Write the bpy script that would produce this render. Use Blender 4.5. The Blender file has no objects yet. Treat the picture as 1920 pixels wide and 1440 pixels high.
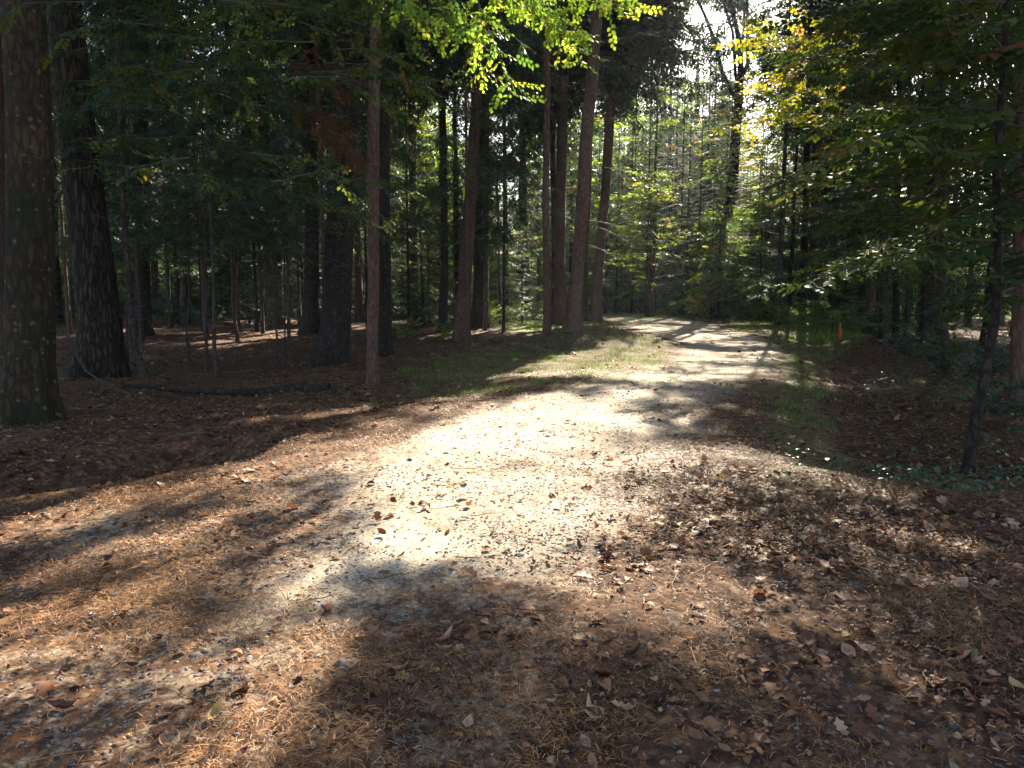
import bpy, math, random
import numpy as np
from mathutils import Vector

# ------------------------------------------------------------------ camera, sky, sun, exposure
sc = bpy.context.scene
COL = sc.collection
R = math.radians
CAM_Z, FPX, HOR = 1.55, 1442.0, 545.0          # metres, focal length and horizon row in 1920x1440 pixels
PITCH = math.atan((720 - HOR) / FPX)
cd = bpy.data.cameras.new('camera'); cam = bpy.data.objects.new('camera', cd); COL.objects.link(cam)
cam.location = (0, 0, CAM_Z); cam.rotation_euler = (math.pi / 2 - PITCH, 0, 0)
cd.sensor_width = 36; cd.lens = 36 * FPX / 1920; cd.clip_start = .05; cd.clip_end = 2000
sc.camera = cam
SUN_EL, SUN_AZ = R(33), R(20)                   # azimuth to the right of the view direction
SD = np.array([math.sin(SUN_AZ) * math.cos(SUN_EL), math.cos(SUN_AZ) * math.cos(SUN_EL), math.sin(SUN_EL)])
w = bpy.data.worlds.new('World'); sc.world = w; w.use_nodes = True
nt = w.node_tree; bgn = nt.nodes['Background']
sky = nt.nodes.new('ShaderNodeTexSky'); sky.sky_type = 'NISHITA'; sky.sun_disc = False
sky.sun_elevation = SUN_EL; sky.sun_rotation = SUN_AZ; sky.air_density = 1.0; sky.dust_density = 1.6; sky.ozone_density = 1.0
nt.links.new(sky.outputs[0], bgn.inputs[0]); bgn.inputs[1].default_value = .064
ld = bpy.data.lights.new('sun', 'SUN'); ld.energy = 5.0; ld.angle = R(.35); ld.color = (1, .90, .72)
sun = bpy.data.objects.new('sun', ld); COL.objects.link(sun)
sun.rotation_euler = Vector(SD).to_track_quat('Z', 'Y').to_euler()
vs = sc.view_settings; vs.view_transform = 'Standard'; vs.look = 'None'; vs.gamma = 1; vs.use_curve_mapping = False
vs.exposure = 2.8
cy = sc.cycles
cy.max_bounces = 6; cy.diffuse_bounces = 3; cy.glossy_bounces = 2; cy.transmission_bounces = 3; cy.transparent_max_bounces = 4
cy.volume_bounces = 0; cy.use_denoising = True; cy.caustics_reflective = False; cy.caustics_refractive = False
cy.sample_clamp_indirect = 4

RNG = np.random.default_rng(7)
random.seed(7)

# ------------------------------------------------------------------ noise and picture geometry
def _h(ix, iy, s):
    n = (ix.astype(np.int64) * 374761393 + iy.astype(np.int64) * 668265263 + s * 1442695041) & 0x7fffffff
    n = ((n ^ (n >> 13)) * 1274126177) & 0x7fffffff
    n = n ^ (n >> 16)
    return (n & 0xffff) / 65535.0
def vnoise(x, y, s=0):
    x = np.asarray(x, float); y = np.asarray(y, float)
    ix = np.floor(x); iy = np.floor(y); fx = x - ix; fy = y - iy
    fx = fx * fx * (3 - 2 * fx); fy = fy * fy * (3 - 2 * fy)
    a = _h(ix, iy, s); b = _h(ix + 1, iy, s); c = _h(ix, iy + 1, s); d = _h(ix + 1, iy + 1, s)
    return (a * (1 - fx) + b * fx) * (1 - fy) + (c * (1 - fx) + d * fx) * fy
def fbm(x, y, s=0, o=4):
    t = 0; a = 1; n = 0
    for k in range(o):
        t = t + a * vnoise(x * 2 ** k, y * 2 ** k, s + k * 17); n += a; a *= .5
    return t / n
def ray(u, v):
    cx = (u - 960) / FPX; cyy = (720 - v) / FPX
    c, s = math.cos(PITCH), math.sin(PITCH)
    return np.array([cx, c + cyy * s, -s + cyy * c])
def flat(u, v):                                  # where a pixel's ray meets z = 0
    d = ray(u, v); t = CAM_Z / max(-d[2], 1e-4)
    return (d[0] * t, d[1] * t)
def to_pix(x, y, z=0.0):                         # world -> picture, arrays
    c, s = math.cos(PITCH), math.sin(PITCH)
    zz = z - CAM_Z
    dep = np.maximum(y * c - zz * s, 1e-3); up = y * s + zz * c
    return 960 + FPX * x / dep, 720 - FPX * up / dep
def at_y(u, v, Y):
    d = ray(u, v); t = Y / d[1]
    return np.array([d[0] * t, Y, CAM_Z + d[2] * t])
def seg_dist(x, y, pl):
    best = np.full(np.shape(x), 1e9); side = np.zeros(np.shape(x))
    for (ax, ay), (bx, by) in zip(pl[:-1], pl[1:]):
        dx, dy = bx - ax, by - ay
        t = np.clip(((x - ax) * dx + (y - ay) * dy) / (dx * dx + dy * dy), 0, 1)
        d = np.hypot(x - ax - t * dx, y - ay - t * dy)
        m = d < best
        best = np.where(m, d, best); side = np.where(m, np.sign(dx * (y - ay) - dy * (x - ax)), side)
    return best, side
def in_poly(u, v, poly):
    r = np.zeros(np.shape(u), bool); n = len(poly)
    for i in range(n):
        (x1, y1), (x2, y2) = poly[i], poly[(i + 1) % n]
        c = ((y1 > v) != (y2 > v)) & (u < (x2 - x1) * (v - y1) / (y2 - y1 + 1e-9) + x1)
        r ^= c
    return r
def W(*pts): return [flat(u, v) for u, v in pts]

# ------------------------------------------------------------------ terrain
ROAD = W((-900, 1070), (0, 955), (250, 905), (450, 862), (600, 832), (750, 793), (880, 758), (1000, 732), (1170, 700), (1262, 668),
         (1262, 645), (1215, 625), (1150, 608), (1115, 592), (1080, 582)) + \
       W((1150, 581), (1250, 590), (1340, 606), (1440, 636), (1490, 668), (1478, 720), (1462, 800), (1500, 862), (1640, 915), (1920, 950), (2900, 1010)) + \
       [(14, -3), (8, -12), (-8, -12), (-14, -3)]
DITCH_R = W((1520, 628), (1585, 665), (1625, 730), (1640, 800), (1648, 845))
DITCH_L = W((-500, 960), (0, 893), (200, 868), (380, 838))
BERM = flat(1110, 648)
def road_in(x, y):
    jx = (fbm(x * .9, y * .9, 3) - .5) * 1.0; jy = (fbm(x * .9, y * .9, 9) - .5) * 1.0
    return in_poly(x + jx, y + jy, ROAD)
def height(x, y):
    x = np.asarray(x, float); y = np.asarray(y, float)
    d, _ = seg_dist(x, y, ROAD + [ROAD[0]])
    ins = in_poly(x, y, ROAD)
    off = np.clip(d / 1.5, 0, 1) * ~ins
    z = (fbm(x * .35, y * .35, 1) - .5) * .28 * off + (fbm(x * 2.2, y * 2.2, 5, 3) - .5) * (.02 + .07 * off)
    z = z + (fbm(x * 14, y * 14, 8, 2) - .5) * .022
    dr, _ = seg_dist(x, y, DITCH_R); z = z - .24 * np.exp(-(dr / .8) ** 2) * (.6 + .8 * fbm(x * .8, y * .8, 13))
    dl, _ = seg_dist(x, y, DITCH_L); z = z - .34 * np.exp(-(dl / .55) ** 2)
    z = z + .55 * np.exp(-(((x - BERM[0]) / 1.9) ** 2 + ((y - BERM[1]) / 1.5) ** 2))
    z = z - .03 * off
    z = z + 9 * (1 - np.exp(-(np.maximum(np.hypot(x, y) - 75, 0) / 70) ** 2))
    return z
def ground_at(u, v):
    d = ray(u, v); ts = np.linspace(1.5, 400, 1) if d[2] > -1e-3 else CAM_Z / -d[2] * np.linspace(.7, 1.3, 200)
    p = np.array([0, 0, CAM_Z])[None] + ts[:, None] * d[None]
    k = np.argmax(p[:, 2] <= height(p[:, 0], p[:, 1]))
    return p[k]

# ------------------------------------------------------------------ where sun reaches the ground (openings in the canopy), as areas of the ground
SUNNY = [  # polygon, share of it that is sunlit
 ([(0, 940), (430, 870), (700, 850), (800, 1000), (640, 1100), (700, 1440), (0, 1440)], .38),
 ([(0, 985), (260, 930), (420, 960), (300, 1000), (0, 1030)], .52),
 ([(600, 1040), (1100, 1000), (1130, 1200), (1300, 1440), (600, 1440)], .32),
 ([(560, 1120), (960, 1090), (1000, 1440), (520, 1440)], .56),
 ([(420, 790), (700, 735), (960, 735), (820, 800), (700, 850), (420, 880)], .42),
 ([(130, 792), (160, 780), (260, 776), (300, 784), (240, 793)], 1.0),
 ([(360, 655), (420, 632), (590, 612), (590, 628), (430, 652)], .8),
 ([(560, 712), (620, 704), (625, 712), (580, 720)], .8),
 ([(420, 872), (520, 846), (720, 832), (760, 850), (640, 885)], .9),
 ([(700, 900), (790, 805), (960, 768), (1060, 770), (1075, 800), (1060, 850), (930, 872), (1000, 905), (1120, 912), (1330, 892), (1385, 932), (1230, 978),
   (1100, 1000), (900, 1032), (770, 1080), (640, 1035), (640, 1005), (420, 1028), (350, 1015), (520, 965), (610, 940)], 1.0),
 ([(900, 790), (1000, 738), (1150, 715), (1235, 700), (1205, 730), (1100, 755), (1060, 790)], 1.0),
 ([(1110, 588), (1240, 592), (1330, 608), (1440, 640), (1480, 652), (1400, 655), (1270, 648), (1310, 668), (1230, 692), (1130, 705), (1000, 690),
   (1030, 668), (1150, 655), (1240, 640), (1180, 612)], .93),
 ([(880, 750), (890, 720), (1010, 690), (1150, 690), (1010, 715)], .5),
 ([(940, 612), (960, 595), (1030, 592), (1110, 600), (1110, 612), (1000, 618)], .85),
 ([(1150, 1060), (1300, 1030), (1320, 1110), (1180, 1130)], .7),
 ([(1100, 985), (1450, 930), (1560, 1000), (1500, 1020), (1200, 1060)], .45),
 ([(1280, 1240), (1400, 1230), (1380, 1440), (1250, 1440)], .45),
 ([(1690, 1230), (1780, 1190), (1920, 1170), (1920, 1260), (1760, 1260)], .7),
 ([(1300, 610), (1560, 640), (1520, 668), (1440, 655)], .7),
 ([(1250, 690), (1420, 665), (1460, 690), (1300, 720)], .25),
 ([(1050, 1090), (1500, 1000), (1950, 1100), (1950, 1440), (900, 1440)], .33),
 ([(1490, 600), (1610, 590), (1630, 640), (1500, 655)], .3),
 ([(1080, 720), (1440, 700), (1460, 880), (1060, 880)], .6),
 ([(600, 640), (870, 620), (870, 650), (700, 690)], .22),
]
DARK = [  # shadow streaks that cross the sunny places
 [(900, 880), (1010, 845), (1100, 800), (1060, 850), (1130, 880), (1000, 878)],
 [(590, 955), (640, 915), (740, 922), (800, 934), (730, 945), (650, 965)],
 [(770, 1060), (850, 1040), (1010, 1025), (920, 1050), (860, 1090)],
 [(0, 1090), (300, 1030), (640, 1010), (560, 1060), (300, 1090), (0, 1150)],
 [(0, 1250), (300, 1160), (600, 1100), (520, 1150), (300, 1220), (0, 1300)],
 [(960, 1230), (1060, 1140), (1300, 1160), (1300, 1240), (1100, 1300)],
]
CS, SN = math.cos(SUN_AZ), math.sin(SUN_AZ)
def sunlit(x, y):
    x = np.asarray(x, float); y = np.asarray(y, float)
    u, v = to_pix(x, y, 0.0)
    s = np.full(x.shape, .15)
    s = np.where((y > 27) & (u < 900), .16, s); s = np.where(y > 44, .5, s); s = np.where((y > 42) & (u > 1060) & (u < 1600), .6, s); s = np.where((y < 14) & (s < .3), .2, s)
    s = np.where((y < 1.8) | (u < -80) | (u > 2000), .3, s)
    for poly, k in SUNNY: s = np.where(in_poly(u, v, poly) & (y > 1.5), k, s)
    s = np.where((y > 27) & (s > .88), .88, s)
    for poly in DARK: s = np.where(in_poly(u, v, poly) & (y > 1.5), .03, s)
    a = x * CS - y * SN; b = x * SN + y * CS
    n = fbm(a * 4.2, b * 1.5, 31, 3)
    n = np.clip((n - .5) * 2.3 + .5, 0.001, .999)
    return n < s
_l = lambda u, v, Y, r: (*at_y(u, v, Y), r)
SHAFTS = [_l(1560, 230, 11, .8), _l(1640, 130, 11, .5), _l(1700, 420, 10, .35), _l(1610, 250, 10, .35), _l(1600, 480, 12, .6), _l(1780, 300, 9, .3), _l(1860, 140, 9, .35), _l(1540, 60, 12, .8), _l(1720, 60, 11, .5), _l(1520, 400, 13, .6), _l(300, 130, 11, .3), _l(590, 160, 11, .35), _l(470, 330, 12, .35), _l(690, 420, 12, .3), _l(1180, 480, 48, 2.6), _l(1330, 400, 50, 3.0), _l(1400, 380, 46, 2.5), _l(1270, 250, 50, 2.5), _l(1170, 200, 50, 2), _l(1500, 420, 42, 1.6), _l(1430, 520, 40, 1.5), _l(1070, 40, 8.8, .72), _l(1170, 10, 9, .6), _l(965, 30, 8.6, .5), _l(945, 130, 9, .38), _l(860, 40, 8.5, .3), _l(1480, 110, 11.5, 1.6), _l(1450, 210, 12, 1.5),
          _l(1205, 330, 46, 3.0), _l(1240, 420, 48, 3.0), _l(1430, 450, 42, 2.0), _l(1290, 140, 52, 3), _l(1460, 60, 34, 4), _l(1560, 560, 26, 1.0), _l(1530, 300, 40, 1.6), _l(540, 570, 40, 2.5), _l(350, 500, 34, 1.5)]
_u = []                                      # (x, y, z, radius): sunlit boughs that need an opening above them
def shaded_keep(P, far=False):
    """which foliage at world points P stays: everything that would not close an opening of the canopy"""
    t = P[:, 2] / SD[2]
    gx = P[:, 0] - SD[0] * t; gy = P[:, 1] - SD[1] * t
    keep = ~(sunlit(gx, gy) & (P[:, 2] > 1.2) & ((gy < 58) | (not far)))
    if far: keep |= np.random.default_rng(len(P)).random(len(P)) < .5
    for (x, y, z, r) in SHAFTS:
        tt = (P[:, 2] - z) / SD[2]
        d = np.hypot(P[:, 0] - SD[0] * tt - x, P[:, 1] - SD[1] * tt - y)
        keep &= ~((d < r) & (tt > .5))
    return keep

# ------------------------------------------------------------------ mesh helpers
def mesh_from(name, chunks, mats, smooth=False):
    """chunks: (verts (n,3), faces (m,k), material index, per-vertex random value)"""
    V, LV, LS, LT, MI, RN = [], [], [], [], [], []
    vo = lo = 0
    for v, f, mi, rn in chunks:
        if len(f) == 0: continue
        k = f.shape[1]; m = len(f)
        V.append(v); LV.append((f + vo).ravel()); LS.append(lo + np.arange(m) * k); LT.append(np.full(m, k)); MI.append(np.full(m, mi))
        RN.append(np.broadcast_to(np.asarray(rn, float), (len(v),)))
        vo += len(v); lo += m * k
    me = bpy.data.meshes.new(name)
    if not V: return me
    V = np.concatenate(V).astype(np.float32); LV = np.concatenate(LV).astype(np.int32)
    LS = np.concatenate(LS).astype(np.int32); LT = np.concatenate(LT).astype(np.int32); MI = np.concatenate(MI).astype(np.int32)
    me.vertices.add(len(V)); me.vertices.foreach_set('co', V.ravel())
    me.loops.add(len(LV)); me.loops.foreach_set('vertex_index', LV)
    me.polygons.add(len(LS)); me.polygons.foreach_set('loop_start', LS)
    try: me.polygons.foreach_set('loop_total', LT)
    except Exception: pass
    me.polygons.foreach_set('material_index', MI)
    at = me.attributes.new('rnd', 'FLOAT', 'POINT'); at.data.foreach_set('value', np.concatenate(RN).astype(np.float32))
    for m in mats: me.materials.append(m)
    me.update(calc_edges=True)
    if smooth: me.polygons.foreach_set('use_smooth', np.ones(len(LS), bool))
    return me
def inst(tv, tf, M, T, rnd, mi=0):
    N, nv = len(T), len(tv)
    V = (np.einsum('nij,vj->nvi', M, tv) + T[:, None, :]).reshape(-1, 3)
    F = (tf[None] + (np.arange(N) * nv)[:, None, None]).reshape(-1, tf.shape[1])
    return V, F, mi, np.repeat(rnd, nv)
def frames(D, rng, roll=.5):
    """rotation matrices whose x axis is D, z axis roughly up with a random roll"""
    D = D / np.linalg.norm(D, axis=1, keepdims=True)
    up = np.array([0, 0, 1.0])[None] + rng.normal(0, .12, (len(D), 3))
    Y = np.cross(up, D); Y /= np.linalg.norm(Y, axis=1, keepdims=True) + 1e-9
    Z = np.cross(D, Y)
    a = rng.normal(0, roll, len(D))[:, None]
    Y2 = Y * np.cos(a) + Z * np.sin(a); Z2 = -Y * np.sin(a) + Z * np.cos(a)
    return np.stack([D, Y2, Z2], axis=2)
def tube(pts, rad, seg=10, mi=0, rn=.5, rough=0., flare=None, cap=False):
    if flare: flare = flare * 1.7
    pts = np.asarray(pts, float); rad = np.asarray(rad, float); n = len(pts)
    T = np.gradient(pts, axis=0); T /= np.linalg.norm(T, axis=1, keepdims=True) + 1e-9
    ref = np.array([0, 1.0, 0]) if abs(T[0, 2]) > .6 else np.array([0, 0, 1.0])
    A = np.cross(T, ref); A /= np.linalg.norm(A, axis=1, keepdims=True) + 1e-9
    B = np.cross(T, A)
    th = np.linspace(0, 2 * np.pi, seg, endpoint=False)
    r = np.repeat(rad[:, None], seg, 1)
    if rough:
        s = np.concatenate([[0], np.cumsum(np.linalg.norm(np.diff(pts, axis=0), axis=1))])[:, None]
        r = r * (1 + rough * (fbm(np.cos(th)[None] * 2.2 + s * .5 + 7, np.sin(th)[None] * 2.2 + s * .13 + 3, int(rn * 97)) - .5) * 2)
        r = r * (1 + rough * .5 * (vnoise(th[None] * 3.8 + 0 * s, s * 1.6, 5) - .5))
    if flare is not None:
        s = np.concatenate([[0], np.cumsum(np.linalg.norm(np.diff(pts, axis=0), axis=1))])[:, None]
        r = r + rad[0] * flare * np.exp(-s / (1.25 * rad[0] + .08)) * (.55 + .45 * np.cos(th[None] * 5 + rn * 9 + np.sin(th[None] * 2)))
    V = pts[:, None] + r[..., None] * (np.cos(th)[None, :, None] * A[:, None] + np.sin(th)[None, :, None] * B[:, None])
    V = V.reshape(-1, 3)
    i = np.arange(n - 1)[:, None] * seg; j = np.arange(seg)[None]; j2 = (j + 1) % seg
    F = np.stack([i + j, i + j2, i + seg + j2, i + seg + j], axis=2).reshape(-1, 4)
    return V, F, mi, rn
def resample(pts, rad, step):
    pts = np.asarray(pts, float); s = np.concatenate([[0], np.cumsum(np.linalg.norm(np.diff(pts, axis=0), axis=1))])
    n = max(3, int(s[-1] / step)); q = np.linspace(0, s[-1], n)
    return np.stack([np.interp(q, s, pts[:, k]) for k in range(3)], 1), np.interp(q, s, rad)
def link(name, me, parent=None, loc=(0, 0, 0), rz=0, sca=1):
    o = bpy.data.objects.new(name, me); COL.objects.link(o); o.parent = parent
    o.location = loc; o.rotation_euler = (0, 0, rz); o.scale = (sca,) * 3
    return o
def tag(o, label=None, cat=None, group=None, kind=None):
    for k, v in (('label', label), ('category', cat), ('group', group), ('kind', kind)):
        if v: o[k] = v
    return o

# ------------------------------------------------------------------ materials
def newmat(name):
    m = bpy.data.materials.new(name); m.use_nodes = True
    t = m.node_tree; t.nodes.clear()
    out = t.nodes.new('ShaderNodeOutputMaterial')
    return m, t, out
def N(t, kind, **kw):
    n = t.nodes.new(kind)
    for k, v in kw.items():
        if k.startswith('i_'): n.inputs[k[2:].replace('_', ' ')].default_value = v
        else: setattr(n, k, v)
    return n
def ramp(t, stops, fac, interp='LINEAR'):
    r = t.nodes.new('ShaderNodeValToRGB'); cr = r.color_ramp; cr.interpolation = interp
    while len(cr.elements) < len(stops): cr.elements.new(.5)
    for e, (p, c) in zip(cr.elements, stops): e.position = p; e.color = (*c, 1)
    t.links.new(fac, r.inputs[0]); return r.outputs[0]
def mixc(t, a, b, fac, mode='MIX'):
    m = t.nodes.new('ShaderNodeMix'); m.data_type = 'RGBA'; m.blend_type = mode
    for sock, val in ((m.inputs[0], fac), (m.inputs[6], a), (m.inputs[7], b)):
        if hasattr(val, 'links'): t.links.new(val, sock)
        elif isinstance(val, (int, float)): sock.default_value = val
        else: sock.default_value = (*val, 1)
    return m.outputs[2]
def mth(t, op, a, b=None, clamp=False):
    m = t.nodes.new('ShaderNodeMath'); m.operation = op; m.use_clamp = clamp
    for s, v in ((m.inputs[0], a), (m.inputs[1], b)):
        if v is None: continue
        if hasattr(v, 'links'): t.links.new(v, s)
        else: s.default_value = v
    return m.outputs[0]
def leafmat(name, stops, trans=.45, tint=(1, 1, .6), rough=.55, spec=.25):
    m, t, out = newmat(name)
    at = N(t, 'ShaderNodeAttribute', attribute_name='rnd')
    c = ramp(t, stops, at.outputs['Fac'])
    pb = N(t, 'ShaderNodeBsdfPrincipled'); t.links.new(c, pb.inputs['Base Color']); pb.inputs['Roughness'].default_value = rough
    pb.inputs['Specular IOR Level'].default_value = spec
    tr = N(t, 'ShaderNodeBsdfTranslucent'); t.links.new(mixc(t, c, tint, 1.0, 'MULTIPLY'), tr.inputs[0])
    mx = N(t, 'ShaderNodeMixShader'); mx.inputs[0].default_value = trans
    t.links.new(pb.outputs[0], mx.inputs[1]); t.links.new(tr.outputs[0], mx.inputs[2]); t.links.new(mx.outputs[0], out.inputs[0])
    return m
def barkmat(name, dark, mid, light, vscale=3.5, hscale=14, bump=.6, spots=None, moss=None, dist=.02, crk=.7):
    m, t, out = newmat(name)
    tc = N(t, 'ShaderNodeTexCoord'); oi = N(t, 'ShaderNodeObjectInfo')
    mp = N(t, 'ShaderNodeMapping'); mp.inputs['Scale'].default_value = (hscale, hscale, vscale)
    t.links.new(tc.outputs['Object'], mp.inputs[0])
    off = N(t, 'ShaderNodeVectorMath', operation='ADD'); t.links.new(mp.outputs[0], off.inputs[0])
    cm = N(t, 'ShaderNodeCombineXYZ'); t.links.new(mth(t, 'MULTIPLY', oi.outputs['Random'], 50.), cm.inputs[2]); t.links.new(cm.outputs[0], off.inputs[1])
    n1 = N(t, 'ShaderNodeTexNoise', i_Scale=1.0, i_Detail=6.0, i_Roughness=.65); t.links.new(off.outputs[0], n1.inputs['Vector'])
    vo = N(t, 'ShaderNodeTexVoronoi', feature='DISTANCE_TO_EDGE', i_Scale=1.1)
    wv = N(t, 'ShaderNodeVectorMath', operation='MULTIPLY_ADD'); wv.inputs[1].default_value = (1.3, 1.3, 1.3)
    t.links.new(n1.outputs['Color'], wv.inputs[0]); t.links.new(off.outputs[0], wv.inputs[2]); t.links.new(wv.outputs[0], vo.inputs['Vector'])
    crack = mth(t, 'MINIMUM', mth(t, 'MULTIPLY', vo.outputs['Distance'], 4.0), 1.0)
    hgt = mth(t, 'ADD', mth(t, 'ADD', mth(t, 'MULTIPLY', crack, crk), (.7 - crk) * .6), mth(t, 'MULTIPLY', n1.outputs['Fac'], .5))
    c = ramp(t, [(.25, dark), (.6, mid), (.95, light)], hgt)
    n2 = N(t, 'ShaderNodeTexNoise', i_Scale=1.3, i_Detail=3.0); t.links.new(tc.outputs['Object'], n2.inputs['Vector'])
    c = mixc(t, c, (.5, .45, .42), ramp(t, [(.35, (0, 0, 0)), (.7, (.6, .6, .6))], n2.outputs['Fac']), 'MULTIPLY')
    if moss:
        n3 = N(t, 'ShaderNodeTexNoise', i_Scale=2.2, i_Detail=5.0); t.links.new(tc.outputs['Object'], n3.inputs['Vector'])
        c = mixc(t, c, moss, ramp(t, [(.45, (0, 0, 0)), (.62, (.8, .8, .8))], n3.outputs['Fac']))
    if spots:
        vs_ = N(t, 'ShaderNodeTexVoronoi', i_Scale=12.0, i_Randomness=1.0); t.links.new(tc.outputs['Object'], vs_.inputs['Vector'])
        sz = N(t, 'ShaderNodeSeparateColor'); t.links.new(vs_.outputs['Color'], sz.inputs[0])
        thr = mth(t, 'MULTIPLY', sz.outputs[0], .36)
        nz = N(t, 'ShaderNodeTexNoise', i_Scale=38.0, i_Detail=4.0); t.links.new(tc.outputs['Object'], nz.inputs['Vector'])
        d = mth(t, 'ADD', vs_.outputs['Distance'], mth(t, 'MULTIPLY', mth(t, 'SUBTRACT', nz.outputs['Fac'], .5), .7))
        sp = mth(t, 'MULTIPLY', mth(t, 'LESS_THAN', d, thr), mth(t, 'GREATER_THAN', sz.outputs[1], .35))
        c = mixc(t, c, spots, mth(t, 'MULTIPLY', sp, .75))
    pb = N(t, 'ShaderNodeBsdfPrincipled', i_Roughness=.9); pb.inputs['Specular IOR Level'].default_value = .2
    t.links.new(c, pb.inputs['Base Color'])
    bp = N(t, 'ShaderNodeBump', i_Strength=bump, i_Distance=dist); t.links.new(hgt, bp.inputs['Height']); t.links.new(bp.outputs[0], pb.inputs['Normal'])
    t.links.new(pb.outputs[0], out.inputs[0])
    return m
def plainmat(name, col, rough=.8):
    m, t, out = newmat(name)
    pb = N(t, 'ShaderNodeBsdfPrincipled', i_Roughness=rough)
    tc = N(t, 'ShaderNodeTexCoord'); n = N(t, 'ShaderNodeTexNoise', i_Scale=12.0, i_Detail=5.0); t.links.new(tc.outputs['Object'], n.inputs['Vector'])
    c = ramp(t, [(.3, tuple(x * .7 for x in col)), (.7, tuple(min(1, x * 1.2) for x in col))], n.outputs['Fac'])
    t.links.new(c, pb.inputs['Base Color']); t.links.new(pb.outputs[0], out.inputs[0]); return m
def rndmat(name, stops, rough=.8, spec=.3):
    m, t, out = newmat(name)
    at = N(t, 'ShaderNodeAttribute', attribute_name='rnd'); pb = N(t, 'ShaderNodeBsdfPrincipled', i_Roughness=rough)
    pb.inputs['Specular IOR Level'].default_value = spec
    tc = N(t, 'ShaderNodeTexCoord'); n = N(t, 'ShaderNodeTexNoise', i_Scale=60.0, i_Detail=3.0); t.links.new(tc.outputs['Object'], n.inputs['Vector'])
    c = ramp(t, stops, at.outputs['Fac'])
    c = mixc(t, c, ramp(t, [(.3, (.6, .6, .6)), (.7, (1.2, 1.2, 1.2))], n.outputs['Fac']), 1.0, 'MULTIPLY')
    t.links.new(c, pb.inputs['Base Color']); t.links.new(pb.outputs[0], out.inputs[0]); return m

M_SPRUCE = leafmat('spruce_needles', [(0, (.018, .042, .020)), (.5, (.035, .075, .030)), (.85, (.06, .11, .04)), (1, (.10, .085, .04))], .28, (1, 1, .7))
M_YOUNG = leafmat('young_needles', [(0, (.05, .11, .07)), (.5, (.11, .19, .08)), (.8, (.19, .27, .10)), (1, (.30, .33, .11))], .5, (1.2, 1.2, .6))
M_BEECH_SHADE = leafmat('beech_leaves_shaded', [(0, (.025, .045, .018)), (.5, (.05, .08, .024)), (.9, (.10, .12, .03)), (.985, (.13, .10, .03)), (1, (.17, .08, .03))], .45, (1.2, 1.2, .5), spec=.14)  # shaded copy of the leaf colour, darkened for boughs out of the sun
M_LIT = leafmat('beech_leaves_sunlit', [(0, (.07, .14, .024)), (.4, (.16, .26, .04)), (.75, (.26, .34, .05)), (1, (.42, .42, .08))], .55, (1.2, 1.2, .6))  # sunlit copy of the same leaves, sun brightness mixed into the colour
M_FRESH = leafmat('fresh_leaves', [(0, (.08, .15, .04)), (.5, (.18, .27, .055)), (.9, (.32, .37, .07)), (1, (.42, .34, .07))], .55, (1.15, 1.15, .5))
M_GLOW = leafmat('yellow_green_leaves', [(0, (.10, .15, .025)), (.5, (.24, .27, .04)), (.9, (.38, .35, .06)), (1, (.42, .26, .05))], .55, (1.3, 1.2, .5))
M_YELLOW = leafmat('autumn_leaves', [(0, (.16, .18, .035)), (.5, (.32, .29, .05)), (.9, (.44, .32, .06)), (1, (.42, .18, .04))], .55, (1.2, 1.1, .5))
M_RUST = leafmat('withered_twigs', [(0, (.10, .045, .02)), (1, (.22, .10, .04))], .3, (1, .8, .6))
M_GRASS = leafmat('grass_blades', [(0, (.05, .10, .022)), (.6, (.13, .21, .04)), (1, (.32, .34, .10))], .4, (1, 1.05, .5))
M_COVER = leafmat('bramble_leaves', [(0, (.02, .05, .025)), (.6, (.04, .09, .045)), (1, (.08, .12, .05))], .25, (1, 1, .7), rough=.35, spec=.5)
M_TWIG = plainmat('twig_wood', (.055, .042, .033))
B_SPRUCE = barkmat('spruce_bark', (.030, .018, .013), (.105, .058, .042), (.17, .105, .08), 5, 13, .8, dist=.018, crk=.3)
B_DARK = barkmat('dark_bark', (.010, .008, .007), (.032, .023, .019), (.065, .048, .038), 5.5, 12, .9, dist=.03, crk=.38)
B_FURROW = barkmat('furrowed_bark', (.008, .006, .005), (.036, .024, .017), (.08, .054, .038), 2.6, 14, 1.0, dist=.045, crk=.5)
B_LICHEN = barkmat('lichen_bark', (.012, .009, .006), (.042, .026, .013), (.075, .048, .026), 4, 11, 1.0, spots=(.11, .105, .07), moss=(.016, .019, .008), dist=.022, crk=.42)
B_MOSS = barkmat('mossy_bark', (.02, .02, .012), (.06, .06, .035), (.11, .105, .06), 3, 14, .6, moss=(.045, .06, .018))
B_THIN = barkmat('sapling_bark', (.025, .018, .014), (.06, .045, .036), (.10, .08, .065), 6, 30, .4, dist=.006)
BARK = dict(spruce=B_SPRUCE, dark=B_DARK, furrow=B_FURROW, lichen=B_LICHEN, moss=B_MOSS, thin=B_THIN)

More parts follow.
